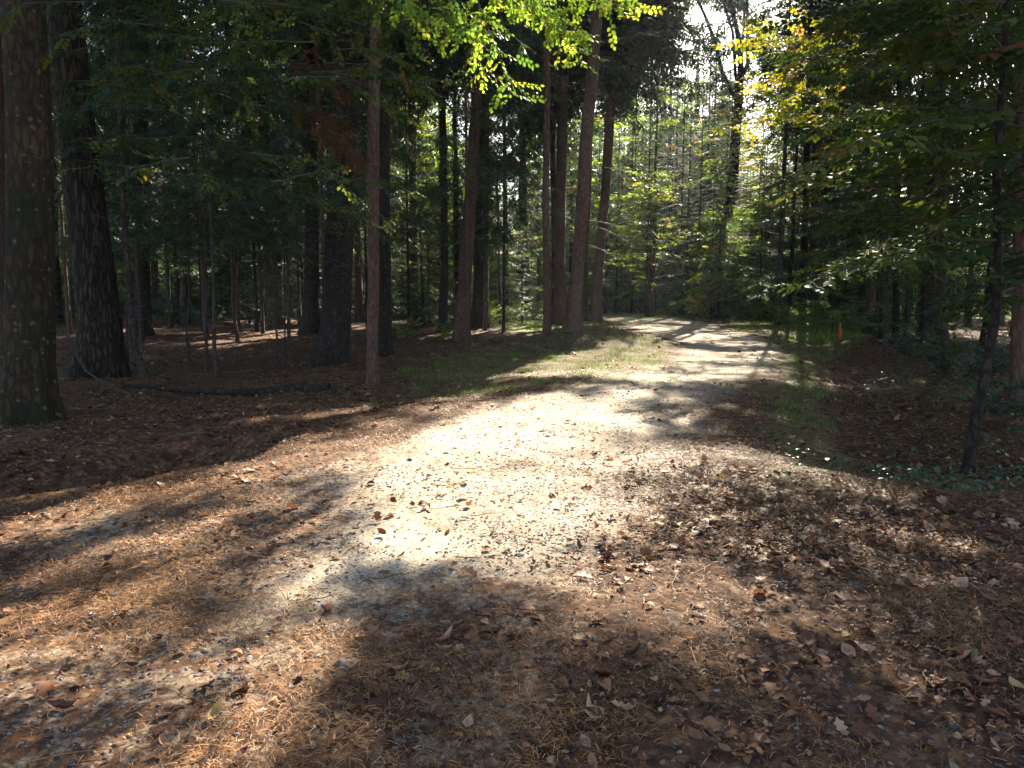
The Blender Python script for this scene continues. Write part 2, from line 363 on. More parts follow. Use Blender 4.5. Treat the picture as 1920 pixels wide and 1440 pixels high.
def groundmat():
    m, t, out = newmat('forest_ground')
    tc = N(t, 'ShaderNodeTexCoord'); P = tc.outputs['Object']
    ag = N(t, 'ShaderNodeAttribute', attribute_name='gravel'); ar = N(t, 'ShaderNodeAttribute', attribute_name='green')
    def noise(s, d=5.0, r=.55):
        n = N(t, 'ShaderNodeTexNoise', i_Scale=s, i_Detail=d, i_Roughness=r); t.links.new(P, n.inputs['Vector']); return n
    big = noise(.7, 4.0); med = noise(5.0, 6.0, .65); fine = noise(60.0, 4.0, .7)
    mp = N(t, 'ShaderNodeVectorMath', operation='MULTIPLY_ADD'); mp.inputs[1].default_value = (.06, .06, .06)
    t.links.new(noise(18.0).outputs['Color'], mp.inputs[0]); t.links.new(P, mp.inputs[2])
    vl = N(t, 'ShaderNodeTexVoronoi', i_Scale=26.0); t.links.new(mp.outputs[0], vl.inputs['Vector'])
    vl2 = N(t, 'ShaderNodeTexVoronoi', i_Scale=11.0); t.links.new(mp.outputs[0], vl2.inputs['Vector'])
    s1 = N(t, 'ShaderNodeSeparateColor'); t.links.new(vl.outputs['Color'], s1.inputs[0])
    s2 = N(t, 'ShaderNodeSeparateColor'); t.links.new(vl2.outputs['Color'], s2.inputs[0])
    litter = ramp(t, [(0, (.022, .014, .011)), (.35, (.06, .032, .020)), (.7, (.13, .060, .030)), (.92, (.22, .115, .058)), (1, (.30, .19, .12))], s1.outputs[0])
    litter = mixc(t, litter, ramp(t, [(0, (.05, .028, .018)), (.6, (.12, .06, .03)), (1, (.20, .11, .055))], s2.outputs[1]), .45)
    litter = mixc(t, litter, (.55, .5, .45), ramp(t, [(.35, (0, 0, 0)), (.65, (.8, .8, .8))], med.outputs['Fac']), 'MULTIPLY')
    vg = N(t, 'ShaderNodeTexVoronoi', i_Scale=95.0); t.links.new(P, vg.inputs['Vector'])
    s3 = N(t, 'ShaderNodeSeparateColor'); t.links.new(vg.outputs['Color'], s3.inputs[0])
    grav = ramp(t, [(0, (.16, .135, .105)), (.25, (.29, .25, .195)), (.7, (.41, .355, .275)), (1, (.55, .49, .40))], s3.outputs[0])
    grav = mixc(t, grav, (.62, .56, .48), ramp(t, [(.4, (0, 0, 0)), (.7, (.7, .7, .7))], fine.outputs['Fac']), 'MULTIPLY')
    grav = mixc(t, grav, (.24, .135, .07), ramp(t, [(.5, (0, 0, 0)), (.68, (.65, .65, .65))], med.outputs['Fac']))
    gm = mth(t, 'ADD', ag.outputs['Fac'], mth(t, 'MULTIPLY', mth(t, 'SUBTRACT', med.outputs['Fac'], .5), 1.1))
    gm = mth(t, 'ADD', gm, mth(t, 'MULTIPLY', mth(t, 'SUBTRACT', noise(22.0, 5.0, .7).outputs['Fac'], .5), 1.0))
    gm = ramp(t, [(.36, (0, 0, 0)), (.66, (1, 1, 1))], gm)
    c = mixc(t, litter, grav, gm)
    grn = ramp(t, [(.3, (.05, .065, .02)), (.55, (.12, .14, .045)), (.8, (.26, .25, .12))], fine.outputs['Fac'])
    rm = mth(t, 'ADD', ar.outputs['Fac'], mth(t, 'MULTIPLY', mth(t, 'SUBTRACT', med.outputs['Fac'], .5), 1.0))
    c = mixc(t, c, grn, ramp(t, [(.45, (0, 0, 0)), (.68, (.8, .8, .8))], rm))
    c = mixc(t, c, (.75, .72, .68), ramp(t, [(.4, (0, 0, 0)), (.65, (1, 1, 1))], big.outputs['Fac']), 'MULTIPLY')
    pb = N(t, 'ShaderNodeBsdfPrincipled', i_Roughness=.95); pb.inputs['Specular IOR Level'].default_value = .15
    t.links.new(c, pb.inputs['Base Color'])
    hh = mth(t, 'ADD', mth(t, 'MULTIPLY', s1.outputs[1], .5), mth(t, 'ADD', mth(t, 'MULTIPLY', fine.outputs['Fac'], .6), mth(t, 'MULTIPLY', s3.outputs[1], .5)))
    bp = N(t, 'ShaderNodeBump', i_Strength=.6, i_Distance=.012); t.links.new(hh, bp.inputs['Height']); t.links.new(bp.outputs[0], pb.inputs['Normal'])
    t.links.new(pb.outputs[0], out.inputs[0]); return m
M_GROUND = groundmat()

# ------------------------------------------------------------------ ground and path, cut from one sheet so that they meet edge to edge
def gravelness(x, y):
    d, _ = seg_dist(x, y, ROAD + [ROAD[0]]); ins = in_poly(x, y, ROAD)
    g = np.where(ins, np.clip(.35 + d / 1.3, 0, 1), np.clip(.35 - d / .5, 0, 1))
    u, v = to_pix(x, y)
    sg = lambda q: 1 / (1 + np.exp(-q))
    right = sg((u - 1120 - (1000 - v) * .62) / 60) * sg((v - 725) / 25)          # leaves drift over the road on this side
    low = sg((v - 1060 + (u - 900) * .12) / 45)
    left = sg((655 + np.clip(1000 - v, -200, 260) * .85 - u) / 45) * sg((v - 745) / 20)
    g = g - (y > 0) * np.maximum(.85 * right, np.maximum(.62 * low, .62 * left))  # pale tone drawn along the sunlit strip, brown litter covers the rest
    return g + (fbm(x * .8, y * .8, 77) - .5) * .5
GREENS = [([(740, 745), (760, 690), (860, 655), (1040, 640), (1250, 640), (1250, 700), (1000, 735), (870, 750)], .54),
          ([(930, 630), (930, 585), (1120, 585), (1120, 620)], .8),
          ([(1430, 670), (1520, 670), (1590, 800), (1590, 890), (1440, 850)], .58),
          ([(1470, 900), (1480, 850), (1620, 870), (1920, 860), (1920, 930), (1640, 905)], .62),
          ([(1500, 650), (1520, 590), (1640, 590), (1640, 640)], .8), ([(1150, 600), (1100, 570), (1500, 570), (1560, 640), (1440, 630), (1330, 600)], .6),
          ([(1660, 700), (1920, 680), (1920, 860), (1660, 860)], .30), ([(560, 690), (640, 690), (700, 760), (600, 760)], .3),
          ([(1420, 620), (1440, 625), (1530, 665), (1440, 660)], .55)]
def greenness(x, y):
    u, v = to_pix(x, y); g = np.where(y > 45, .6, .08) * np.ones(np.shape(x))
    ju = (fbm(x * .8, y * .8, 55) - .5) * 160; jv = (fbm(x * .8, y * .8, 56) - .5) * 50
    for poly, k in GREENS: g = np.where(in_poly(u + ju, v + jv, poly) & (y > 1), k, g)
    return g
rr = np.concatenate([[.02, .3, .6], np.geomspace(.9, 45, 360), np.geomspace(46, 450, 50)])
aa = np.concatenate([np.linspace(-180, -60, 30, endpoint=False), np.linspace(-60, -41, 40, endpoint=False), np.linspace(-41, 41, 560), np.linspace(42, 60, 40), np.linspace(64, 176, 29)])
RRg, AAg = np.meshgrid(rr, np.radians(aa), indexing='ij')
gx, gy = RRg * np.sin(AAg), RRg * np.cos(AAg)
gz = height(gx, gy)
na = len(aa)
i = np.arange(len(rr) - 1)[:, None] * na; j = np.arange(na)[None]; j2 = (j + 1) % na
GF = np.stack([i + j, i + na + j, i + na + j2, i + j2], 2).reshape(-1, 4)
GF = GF[:, ::-1]
GV = np.stack([gx, gy, gz], 2).reshape(-1, 3)
cen = GV[GF].mean(1)
onroad = road_in(cen[:, 0], cen[:, 1])
for nm, sel in (('ground', ~onroad), ('path', onroad)):
    f = GF[sel]; used, inv = np.unique(f, return_inverse=True); v = GV[used]
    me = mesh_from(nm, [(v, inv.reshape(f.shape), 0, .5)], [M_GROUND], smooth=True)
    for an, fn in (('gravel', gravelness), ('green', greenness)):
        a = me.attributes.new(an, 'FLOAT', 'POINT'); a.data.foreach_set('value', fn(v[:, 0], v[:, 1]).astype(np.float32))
    tag(link(nm, me), kind='structure')

# ------------------------------------------------------------------ scatter on the ground
def leafy(x, y):
    u, v = to_pix(x, y); sg = lambda q: 1 / (1 + np.exp(-np.clip(q, -30, 30)))
    right = sg((u - 1130 - (1000 - v) * .6) / 60) * sg((v - 760) / 30)
    mid = .6 * sg((v - 1120 + (u - 900) * .15) / 40) * sg((u - 480) / 90)
    g = gravelness(x, y)
    k = np.maximum(np.maximum(right, mid), np.maximum(.14, .42 * sg((620 - u) / 60)))
    return np.where(in_poly(x, y, ROAD), k, np.maximum(k, .8)) * (1 - .45 * greenness(x, y))
def scatter_xy(n_area, r0, r1, half=47, rng=RNG):
    """points of even density (per square metre) in the sector the photograph looks into"""
    A = R(half) * (r1 ** 2 - r0 ** 2); n = int(A * n_area)
    r = np.sqrt(rng.uniform(r0 ** 2, r1 ** 2, n)); a = rng.uniform(-R(half), R(half), n)
    return r * np.sin(a), r * np.cos(a)
def onground(x, y, lift=0.): return np.stack([x, y, height(x, y) + lift], 1)
def leaf_t(widths, curl, fold):
    n = len(widths); xs = np.linspace(-.5, .5, n); V, F = [], []
    for k, (x, wd) in enumerate(zip(xs, widths)):
        z = curl * (x * x) * 2
        V += [(x, wd, z + fold * wd), (x, 0, z), (x, -wd, z + fold * wd * .8)]
    for k in range(n - 1):
        a = 3 * k; F += [(a, a + 3, a + 4, a + 1), (a + 1, a + 4, a + 5, a + 2)]
    return np.array(V), np.array(F)
LEAVES = [leaf_t([.03, .2, .3, .27, .15, .01], .3, .25), leaf_t([.02, .26, .36, .3, .18, .01], -.25, .5), leaf_t([.03, .12, .32, .2, .36, .16, .26, .02], .35, .4),
          leaf_t([.02, .16, .2, .18, .1, .01], .6, .9), leaf_t([.05, .3, .14, .42, .2, .3, .05], -.2, .3)]
def flat_frames(n, tilt, rng=RNG):
    a = rng.uniform(0, 2 * np.pi, n); D = np.stack([np.cos(a), np.sin(a), rng.normal(0, tilt, n)], 1)
    return frames(D, rng, tilt)
M_LITTER = leafmat('fallen_leaves', [(0, (.035, .016, .010)), (.3, (.10, .040, .022)), (.55, (.20, .080, .036)), (.78, (.31, .145, .07)), (.93, (.44, .27, .17)), (.975, (.38, .27, .08)), (1, (.15, .18, .11))], .22, (1, .8, .5), rough=.6)
M_NEEDLE = rndmat('fallen_needles', [(0, (.05, .024, .014)), (.4, (.16, .070, .026)), (.8, (.31, .145, .05)), (1, (.46, .25, .10))], .6, .25)
M_STONE = rndmat('gravel_stones', [(0, (.04, .043, .05)), (.5, (.12, .12, .125)), (.9, (.22, .205, .185)), (1, (.38, .35, .30))], .85, .15)
def dens(x, y, fn): return RNG.random(len(x)) < fn(x, y)
ch = []
for (na_, r0, r1, s0) in ((1150, 1.9, 7, 1.0), (480, 7, 14, 1.05), (100, 14, 28, 1.4)):
    x, y = scatter_xy(na_, r0, r1)
    k = leafy(x, y) * np.clip((fbm(x * 1.1, y * 1.1, 51) - .28) * 2.4, .12, 1)
    m = RNG.random(len(x)) < k; x, y = x[m], y[m]
    which = RNG.integers(0, len(LEAVES), len(x))
    for q, (tv, tf) in enumerate(LEAVES):
        s = which == q; n = s.sum(); sz = np.where(RNG.random(n) < .76, RNG.uniform(.012, .034, n), RNG.gamma(5, .0105, n)).clip(.012, .12) * s0
        M = flat_frames(n, .28) * sz[:, None, None]
        T = onground(x[s], y[s], .006) + np.stack([0 * sz, 0 * sz, RNG.uniform(0, .016, n)], 1)
        ch.append(inst(tv, tf, M, T, RNG.random(n) ** 1.15))
tag(link('leaf_litter', mesh_from('leaf_litter', ch, [M_LITTER])), 'brown and orange fallen leaves scattered over the path and forest floor', 'fallen leaves', kind='stuff')
ch = []
nt_ = np.array([(-.5, -.5, 0), (0, -.5, .12), (.5, -.5, 0), (.5, .5, 0), (0, .5, .12), (-.5, .5, 0)]) * np.array([1, .05, 1])
nf_ = np.array([(0, 1, 4, 5), (1, 2, 3, 4)])
for (na_, r0, r1, wd) in ((9000, 1.9, 4.6, 1.0), (4600, 4.6, 8.0, 1.5), (1200, 8.0, 16, 2.6)):
    x, y = scatter_xy(na_, r0, r1)
    k = np.clip((fbm(x * 1.4, y * 1.4, 61, 4) - .36) * 4, .10, 1) * np.clip(1.25 - gravelness(x, y) * 1.0, .22, 1)
    m = RNG.random(len(x)) < k; x, y = x[m], y[m]; n = len(x)
    L = RNG.uniform(.018, .052, n)
    M = flat_frames(n, .22) * np.stack([L, L * wd, L], 1)[:, None, :]
    ch.append(inst(nt_, nf_, M, onground(x, y, .007) + np.stack([0 * L, 0 * L, RNG.uniform(0, .02, n)], 1), RNG.random(n)))
tag(link('needle_litter', mesh_from('needle_litter', ch, [M_NEEDLE])), 'orange brown conifer needles strewn over the gravel path', 'fallen needles', kind='stuff')
def rock_t(seed):
    r = np.random.default_rng(seed)
    ph = [(0, 0, 1.0)] + [(math.cos(a) * .85, math.sin(a) * .85, .45) for a in np.arange(6) * 1.047] + [(math.cos(a), math.sin(a), -.35) for a in np.arange(6) * 1.047 + .5]
    V = np.array(ph) * r.uniform(.75, 1.2, (13, 1)) * np.array([.55, .36, .17])
    F = [(0, 1 + k, 1 + (k + 1) % 6) for k in range(6)] + [(1 + k, 7 + k, 1 + (k + 1) % 6) for k in range(6)] + [(7 + k, 7 + (k + 1) % 6, 1 + (k + 1) % 6) for k in range(6)]
    return V, np.array(F)
ROCKS = [rock_t(k) for k in range(5)]
ch = []
for (na_, r0, r1, lo, hi) in ((900, 1.9, 6, .007, .024), (240, 6, 11, .014, .032), (60, 11, 20, .02, .045), (14, 2.2, 9, .035, .075)):
    x, y = scatter_xy(na_, r0, r1)
    u, v = to_pix(x, y)
    k = np.clip(gravelness(x, y) + .25, 0.38, 1) * np.clip((fbm(x * 1.3, y * 1.3, 71) - .3) * 3, .1, 1)
    if lo > .03: k = k * np.where(np.hypot((u - 480) / 330, (v - 1190) / 140) < 1, 1.0, .22)
    m = (RNG.random(len(x)) < k) & in_poly(x, y, ROAD); x, y = x[m], y[m]
    which = RNG.integers(0, 5, len(x))
    for q, (tv, tf) in enumerate(ROCKS):
        s = which == q; n = s.sum(); sz = RNG.uniform(lo, hi, n)
        ch.append(inst(tv, tf, flat_frames(n, .15) * sz[:, None, None], onground(x[s], y[s], .002), RNG.random(n)))
tag(link('gravel_stones', mesh_from('gravel_stones', ch, [M_STONE])), 'loose pale gravel stones lying on the path', 'gravel', kind='stuff')
ch = []
x, y = scatter_xy(3.2, 2, 16); n = len(x); tp = onground(x, y, .012)
for k in range(n):
    a = RNG.uniform(0, 6.28); l = RNG.uniform(.06, .28); h = np.array([math.cos(a), math.sin(a), 0]); p = np.array([tp[k] + h * l * q + np.array([*(RNG.normal(0, .008, 2)), abs(RNG.normal(0, .005))]) for q in (0, .35, .7, 1)])
    ch.append(tube(p, [.0035, .003, .0025, .0015], 4, 0, RNG.random()))
tag(link('twig_litter', mesh_from('twig_litter', ch, [M_NEEDLE])), 'small dry twigs lying among the leaves on the ground', 'twigs', kind='stuff')
# grass on the verges
ch = []
bt = np.array([(0, -.5, 0), (0, .5, 0), (.12, -.4, .5), (.12, .4, .5), (.42, 0, 1.0)]); bq = np.array([(0, 1, 3, 2)]); b3 = np.array([(2, 3, 4)])
def blades(x, y, h0, h1, wd, rnd=None):
    n = len(x); a = RNG.uniform(0, 2 * np.pi, n); h = RNG.uniform(h0, h1, n)
    c, s = np.cos(a), np.sin(a); ln = RNG.uniform(.5, 2.2, n)
    M = np.zeros((n, 3, 3)); M[:, 0, 0] = c * h * ln; M[:, 1, 0] = s * h * ln; M[:, 0, 1] = -s * wd; M[:, 1, 1] = c * wd; M[:, 2, 2] = h
    T = onground(x, y, -.01); rn = RNG.random(n) if rnd is None else rnd
    return [inst(bt, bq, M, T, rn), inst(bt, b3, M, T, rn)]
for (na_, r0, r1, h0, h1, wd) in ((1100, 4, 10, .02, .07, .004), (950, 10, 22, .03, .11, .007), (170, 22, 60, .05, .18, .014)):
    x, y = scatter_xy(na_, r0, r1)
    g = greenness(x, y); k = np.clip((g - .22) * 1.5, 0, 1) * np.clip((fbm(x * 2.3, y * 2.3, 81) - .48) * 8, .03, 1)
    k = np.where(in_poly(x, y, ROAD), k * .25, k)
    m = RNG.random(len(x)) < k; ch += blades(x[m], y[m], h0, h1, wd)
tag(link('verge_grass', mesh_from('verge_grass', ch, [M_GRASS])), 'short patchy green grass on the verges and the low bank beside the path', 'grass', kind='stuff')
# low leafy ground cover on the right
ch = []
tv, tf = leaf_t([.05, .3, .34, .22, .02], .2, .3)
x, y = scatter_xy(260, 4.5, 22)
u, v = to_pix(x, y)
k = np.zeros(len(x))
for poly, q in (([(1470, 900), (1480, 850), (1620, 850), (1920, 840), (1920, 950), (1640, 925)], .9), ([(1600, 700), (1920, 660), (1920, 860), (1660, 860)], .30),
                ([(1660, 720), (1700, 640), (1920, 650), (1920, 720)], .5), ([(1440, 850), (1600, 850), (1640, 920), (1500, 900)], .5)):
    k = np.where(in_poly(u, v, poly), q, k)
k = np.where(u > 1920, .4, k) * np.clip((fbm(x * 1.6, y * 1.6, 91) - .36) * 4, 0, 1)
m = RNG.random(len(x)) < k; x, y = x[m], y[m]; n = len(x)
ch.append(inst(tv, tf, flat_frames(n, .35) * RNG.uniform(.03, .075, n)[:, None, None], onground(x, y, .03) + np.stack([0 * x, 0 * x, RNG.uniform(0, .14, n)], 1), RNG.random(n)))
tag(link('ground_cover', mesh_from('ground_cover', ch, [M_COVER])), 'low bluish green bramble leaves covering the ditch bank by the path', 'ground cover', kind='stuff')

# ------------------------------------------------------------------ foliage templates (twigs of unit length along +x)
def spray_t(seed, st, bl, bw, droop=.12):
    r = np.random.default_rng(seed); V, F = [(0, -.008, 0), (1, -.004, 0), (1, .004, 0), (0, .008, 0)], [(0, 1, 2, 3)]
    for k in range(st):
        x = (k + .4) / st
        for sd in (-1, 1):
            l = bl * (1 - .55 * x) * r.uniform(.75, 1.2); a = sd * r.uniform(.55, 1.0)
            d = np.array([math.cos(a), math.sin(a), r.normal(-droop, .22)]); p = np.array([x, 0, r.normal(0, .01)])
            sdv = np.array([-d[1], d[0], r.normal(0, .3)]) * bw * r.uniform(.7, 1.3)
            o = len(V); V += [tuple(p), tuple(p + d * l * .45 + sdv), tuple(p + d * l), tuple(p + d * l * .5 - sdv)]; F.append((o, o + 1, o + 2, o + 3))
    return np.array(V), np.array(F)
SPR_FINE = [spray_t(k, 7, .38, .030) for k in range(4)]
SPR_COARSE = [spray_t(10 + k, 4, .55, .07) for k in range(3)]
def lspray_t(seed, nl, ll, lw, spread=.9):
    r = np.random.default_rng(seed); V, F = [(0, -.006, 0), (1, -.003, 0), (1, .003, 0), (0, .006, 0)], [(0, 1, 2, 3)]
    for k in range(nl):
        x = .12 + .88 * k / (nl - 1); sd = 1 if k % 2 else -1
        a = sd * r.uniform(.5, 1.1) * (spread if k < nl - 1 else .1); l = ll * r.uniform(.7, 1.2)
        d = np.array([math.cos(a), math.sin(a), r.normal(-.15, .28)]); d /= np.linalg.norm(d)
        s = np.cross([r.normal(0, .25), r.normal(0, .25), 1], d); s /= np.linalg.norm(s); nrm = np.cross(d, s)
        p = np.array([x, 0, 0]) + d * .05; o = len(V); wv = lw * l
        pts = [p, p + d * l * .3 + s * wv + nrm * wv * .2, p + d * l * .7 + s * wv * .85 + nrm * wv * .15, p + d * l, p + d * l * .7 - s * wv * .85 + nrm * wv * .15, p + d * l * .3 - s * wv + nrm * wv * .2]
        V += [tuple(q) for q in pts]; F += [(o, o + 1, o + 2, o + 3), (o, o + 3, o + 4, o + 5)]
    return np.array(V), np.array(F)
LSP = [lspray_t(20 + k, 9, .24, .34) for k in range(4)]

def branches(rng, nb, z0, z1, Lf, az=None, pitch=0., droop=.25, tip=.1, hang=.3, gap=.22, lat=.42, sl=.45, fill=1.0, axis=None, wood=.012, base_r=0.0):
    """boughs round a stem. Returns foliage points P, directions D, lengths S, plus wood chunks"""
    P, D, S, wood_ch = [], [], [], []
    for b in range(nb):
        q = (b + rng.random()) / nb; z = z0 + (z1 - z0) * q
        L = Lf(q) * rng.uniform(.7, 1.15)
        if L < .15: continue
        a = rng.uniform(0, 2 * np.pi) if az is None else rng.uniform(*az)
        ax = np.array([0, 0]) if axis is None else axis(z)
        t = np.linspace(0, 1, 7)
        pz = pitch + rng.normal(0, .12); dr = droop * rng.uniform(.6, 1.4)
        hz = np.array([math.cos(a), math.sin(a)]); bend = rng.normal(0, .12); pr = np.array([-hz[1], hz[0]])
        xy = ax[None] + hz[None] * (base_r + L * t)[:, None] * .97 + pr[None] * (bend * L * t ** 2)[:, None]
        zz = z + L * (pz * t - dr * t ** 2 + tip * t ** 3)
        pts = np.concatenate([xy, zz[:, None]], 1)
        wood_ch.append(tube(pts, np.linspace(wood * (.5 + L * .35), .003, 7), 3, 1, .5))
        ns = max(2, int(L / gap)); ts = np.linspace(.18, 1, ns)
        for tt in ts:
            if rng.random() > fill: continue
            p = np.array([np.interp(tt, t, pts[:, k]) for k in range(3)])
            q2 = np.array([np.interp(min(1, tt + .05), t, pts[:, k]) for k in range(3)]); q1 = np.array([np.interp(tt - .05, t, pts[:, k]) for k in range(3)])
            fw = q2 - q1; fw /= np.linalg.norm(fw) + 1e-9
            for sd in (-1, 1):
                ll = max(sl * .6, lat * L * (1.05 - tt) * rng.uniform(.6, 1.2))
                k = max(1, int(round(ll / sl)))
                d = fw * rng.uniform(.4, .9) + sd * np.array([-fw[1], fw[0], 0]) * rng.uniform(.6, 1.0)
                d[2] -= hang * rng.uniform(.6, 1.5); d /= np.linalg.norm(d)
                pp = p.copy()
                for _ in range(min(k, 5)):
                    P.append(pp.copy()); D.append(d.copy()); S.append(ll / k * rng.uniform(1., 1.3))
                    pp = pp + d * ll / k; d = d + np.array([0, 0, -hang * .35]) + rng.normal(0, .12, 3); d /= np.linalg.norm(d)
        P.append(pts[-1]); D.append(pts[-1] - pts[-2]); S.append(sl)
    return np.array(P), np.array(D), np.array(S), wood_ch
def foliage(P, D, S, tmpl, rng, roll=.5, mi=0, bias=0):
    out = []
    M = frames(D, rng, roll) * S[:, None, None]; which = rng.integers(0, len(tmpl), len(P)); rn = np.clip(rng.random(len(P)) * (1 - abs(bias)) + max(bias, 0), 0, 1)
    for q, (tv, tf) in enumerate(tmpl):
        s = which == q
        if s.any(): out.append(inst(tv, tf, M[s], P[s], rn[s], mi))
    return out

class Crown:                                      # a shape of crown that many trees can share
    def __init__(s, name, seed, tmpl, mats, roll=.5, **kw):
        s.name, s.tmpl, s.mats, s.roll, s.seed = name, tmpl, mats, roll, seed
        s.P, s.D, s.S, s.wood = branches(np.random.default_rng(seed), **kw); s.shared = None
    def mesh(s, loc, rz, sca, prune=True):
        if prune:
            c, n = math.cos(rz), math.sin(rz)
            Wp = s.P * sca; Wp = np.stack([Wp[:, 0] * c - Wp[:, 1] * n, Wp[:, 0] * n + Wp[:, 1] * c, Wp[:, 2]], 1) + np.array(loc)[None]
            Dw = s.D / np.linalg.norm(s.D, axis=1, keepdims=True) * (s.S * sca)[:, None]
            Dw = np.stack([Dw[:, 0] * c - Dw[:, 1] * n, Dw[:, 0] * n + Dw[:, 1] * c, Dw[:, 2]], 1)
            keep = shaded_keep(Wp, prune == 2)
            if loc[1] < 42: keep &= shaded_keep(Wp + Dw, False)
            if (~keep).sum() > .02 * len(keep):
                r = np.random.default_rng(s.seed)
                return mesh_from(s.name, foliage(s.P[keep], s.D[keep], s.S[keep], s.tmpl, r, s.roll) + s.wood, s.mats)
        if s.shared is None:
            s.shared = mesh_from(s.name, foliage(s.P, s.D, s.S, s.tmpl, np.random.default_rng(s.seed), s.roll) + s.wood, s.mats)
        return s.shared
# unit crowns: metres, stem foot at z = 0
def sp_len(a, p=.8): return lambda q: a * (1 - q) ** p + .25
CR_OLD = [Crown('spruce_crown', 100 + k, SPR_COARSE, [M_SPRUCE, M_TWIG], nb=150, z0=9.5, z1=27, Lf=lambda q: 4.4 * (1 - q) ** .7 * (.75 + .5 * min(1, q * 4)) + .3,
                pitch=-.05, droop=.35, tip=.15, hang=.9, gap=.38, lat=.38, sl=.75) for k in range(4)]
CR_WIDE = [Crown('spruce_crown', 150 + k, SPR_COARSE, [M_SPRUCE, M_TWIG], nb=175, z0=13.2, z1=29, Lf=lambda q: 6.3 * (1 - q) ** .65 * (.8 + .5 * min(1, q * 4)) + .3,
                pitch=-.02, droop=.3, tip=.15, hang=.8, gap=.36, lat=.36, sl=.8) for k in range(3)]
CR_MID = [Crown('spruce_crown', 200 + k, SPR_FINE, [M_SPRUCE, M_TWIG], nb=72, z0=4.5, z1=17, Lf=sp_len(3.0), pitch=-.1, droop=.3, tip=.15, hang=.8, gap=.24, lat=.36, sl=.5) for k in range(3)]
CR_LOW = [Crown('spruce_crown', 250 + k, SPR_FINE, [M_SPRUCE, M_TWIG], nb=95, z0=2.6, z1=17, Lf=sp_len(3.2), pitch=-.1, droop=.3, tip=.15, hang=.6, gap=.26, lat=.38, sl=.5) for k in range(3)]
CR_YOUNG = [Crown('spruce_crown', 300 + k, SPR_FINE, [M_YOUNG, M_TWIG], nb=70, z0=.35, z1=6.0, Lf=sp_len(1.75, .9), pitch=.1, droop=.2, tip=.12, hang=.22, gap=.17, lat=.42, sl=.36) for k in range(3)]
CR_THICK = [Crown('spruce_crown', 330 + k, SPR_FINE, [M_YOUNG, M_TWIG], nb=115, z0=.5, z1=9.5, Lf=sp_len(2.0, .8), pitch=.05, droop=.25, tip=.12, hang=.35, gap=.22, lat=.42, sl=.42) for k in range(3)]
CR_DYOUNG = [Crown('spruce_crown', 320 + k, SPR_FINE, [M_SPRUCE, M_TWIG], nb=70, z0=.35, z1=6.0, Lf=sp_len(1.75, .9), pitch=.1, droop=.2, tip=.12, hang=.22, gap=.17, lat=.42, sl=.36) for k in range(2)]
CR_SAP = [Crown('sapling_crown', 350 + k, SPR_FINE, [M_SPRUCE, M_TWIG], nb=34, z0=2.9, z1=6.4, Lf=sp_len(1.2, .6), pitch=.05, droop=.25, tip=.1, hang=.3, gap=.18, lat=.4, sl=.34) for k in range(3)]
CR_GREEN = [Crown('leafy_crown', 400 + k, LSP, [M_FRESH, M_TWIG], nb=60, z0=1.0, z1=8, Lf=lambda q: 2.4 * math.sin(math.pi * min(1, .25 + q * .72)) + .3, pitch=.35, droop=.25, tip=0, hang=.12, gap=.26, lat=.45, sl=.42) for k in range(3)]
CR_EDGE = [Crown('spruce_crown', 500 + k, SPR_COARSE, [M_YOUNG if k else M_SPRUCE, M_TWIG], nb=150, z0=.5, z1=23, Lf=lambda q: 4.6 * (1 - q) ** .8 + .3, pitch=-.05, droop=.3, tip=.12, hang=.6, gap=.42, lat=.42, sl=.85) for k in range(2)]
CR_GOLD = Crown('leafy_crown', 450, LSP, [M_YELLOW, M_TWIG], nb=55, z0=4, z1=14, Lf=lambda q: 3.0 * math.sin(math.pi * min(1, .3 + q * .68)) + .3, pitch=.45, droop=.25, tip=0, hang=.15, gap=.32, lat=.42, sl=.5)
CR_TALLG = Crown('leafy_crown', 460, LSP, [M_BEECH_SHADE, M_TWIG], nb=80, z0=6, z1=19, Lf=lambda q: 3.6 * math.sin(math.pi * min(1, .3 + q * .68)) + .3, pitch=.4, droop=.25, tip=0, hang=.15, gap=.34, lat=.42, sl=.5)

# ------------------------------------------------------------------ trees
def stubs(rng, z0, z1, n, r_at, L=(.4, 2.1), dr=.25):
    """dead twiggy lower boughs"""
    out = []
    for k in range(n):
        z = rng.uniform(z0, z1); a = rng.uniform(0, 2 * np.pi); l = rng.uniform(*L); c, rr0 = r_at(z)
        t = np.linspace(0, 1, 6); h = np.array([math.cos(a), math.sin(a)]); d = rng.uniform(-.1, 1) * dr
        xy = c[None] + h[None] * (rr0 * .8 + l * t)[:, None]; zz = z + l * (-d * t - rng.uniform(0, .3) * t ** 2)
        pts = np.concatenate([xy + np.cumsum(rng.normal(0, .015, (6, 2)), 0), zz[:, None]], 1)
        out.append(tube(pts, np.linspace(.011, .003, 6), 3, 0, .5))
        for q in range(int(l * 5)):
            tt = rng.uniform(.2, 1); p = np.array([np.interp(tt, t, pts[:, k2]) for k2 in range(3)])
            dd = np.array([h[0], h[1], 0]) * .6 + rng.normal(0, .5, 3) + np.array([0, 0, -.25]); dd /= np.linalg.norm(dd)
            out.append(tube(np.stack([p, p + dd * rng.uniform(.1, .3) * l]), [.005, .002], 3, 0, .5))
    return out
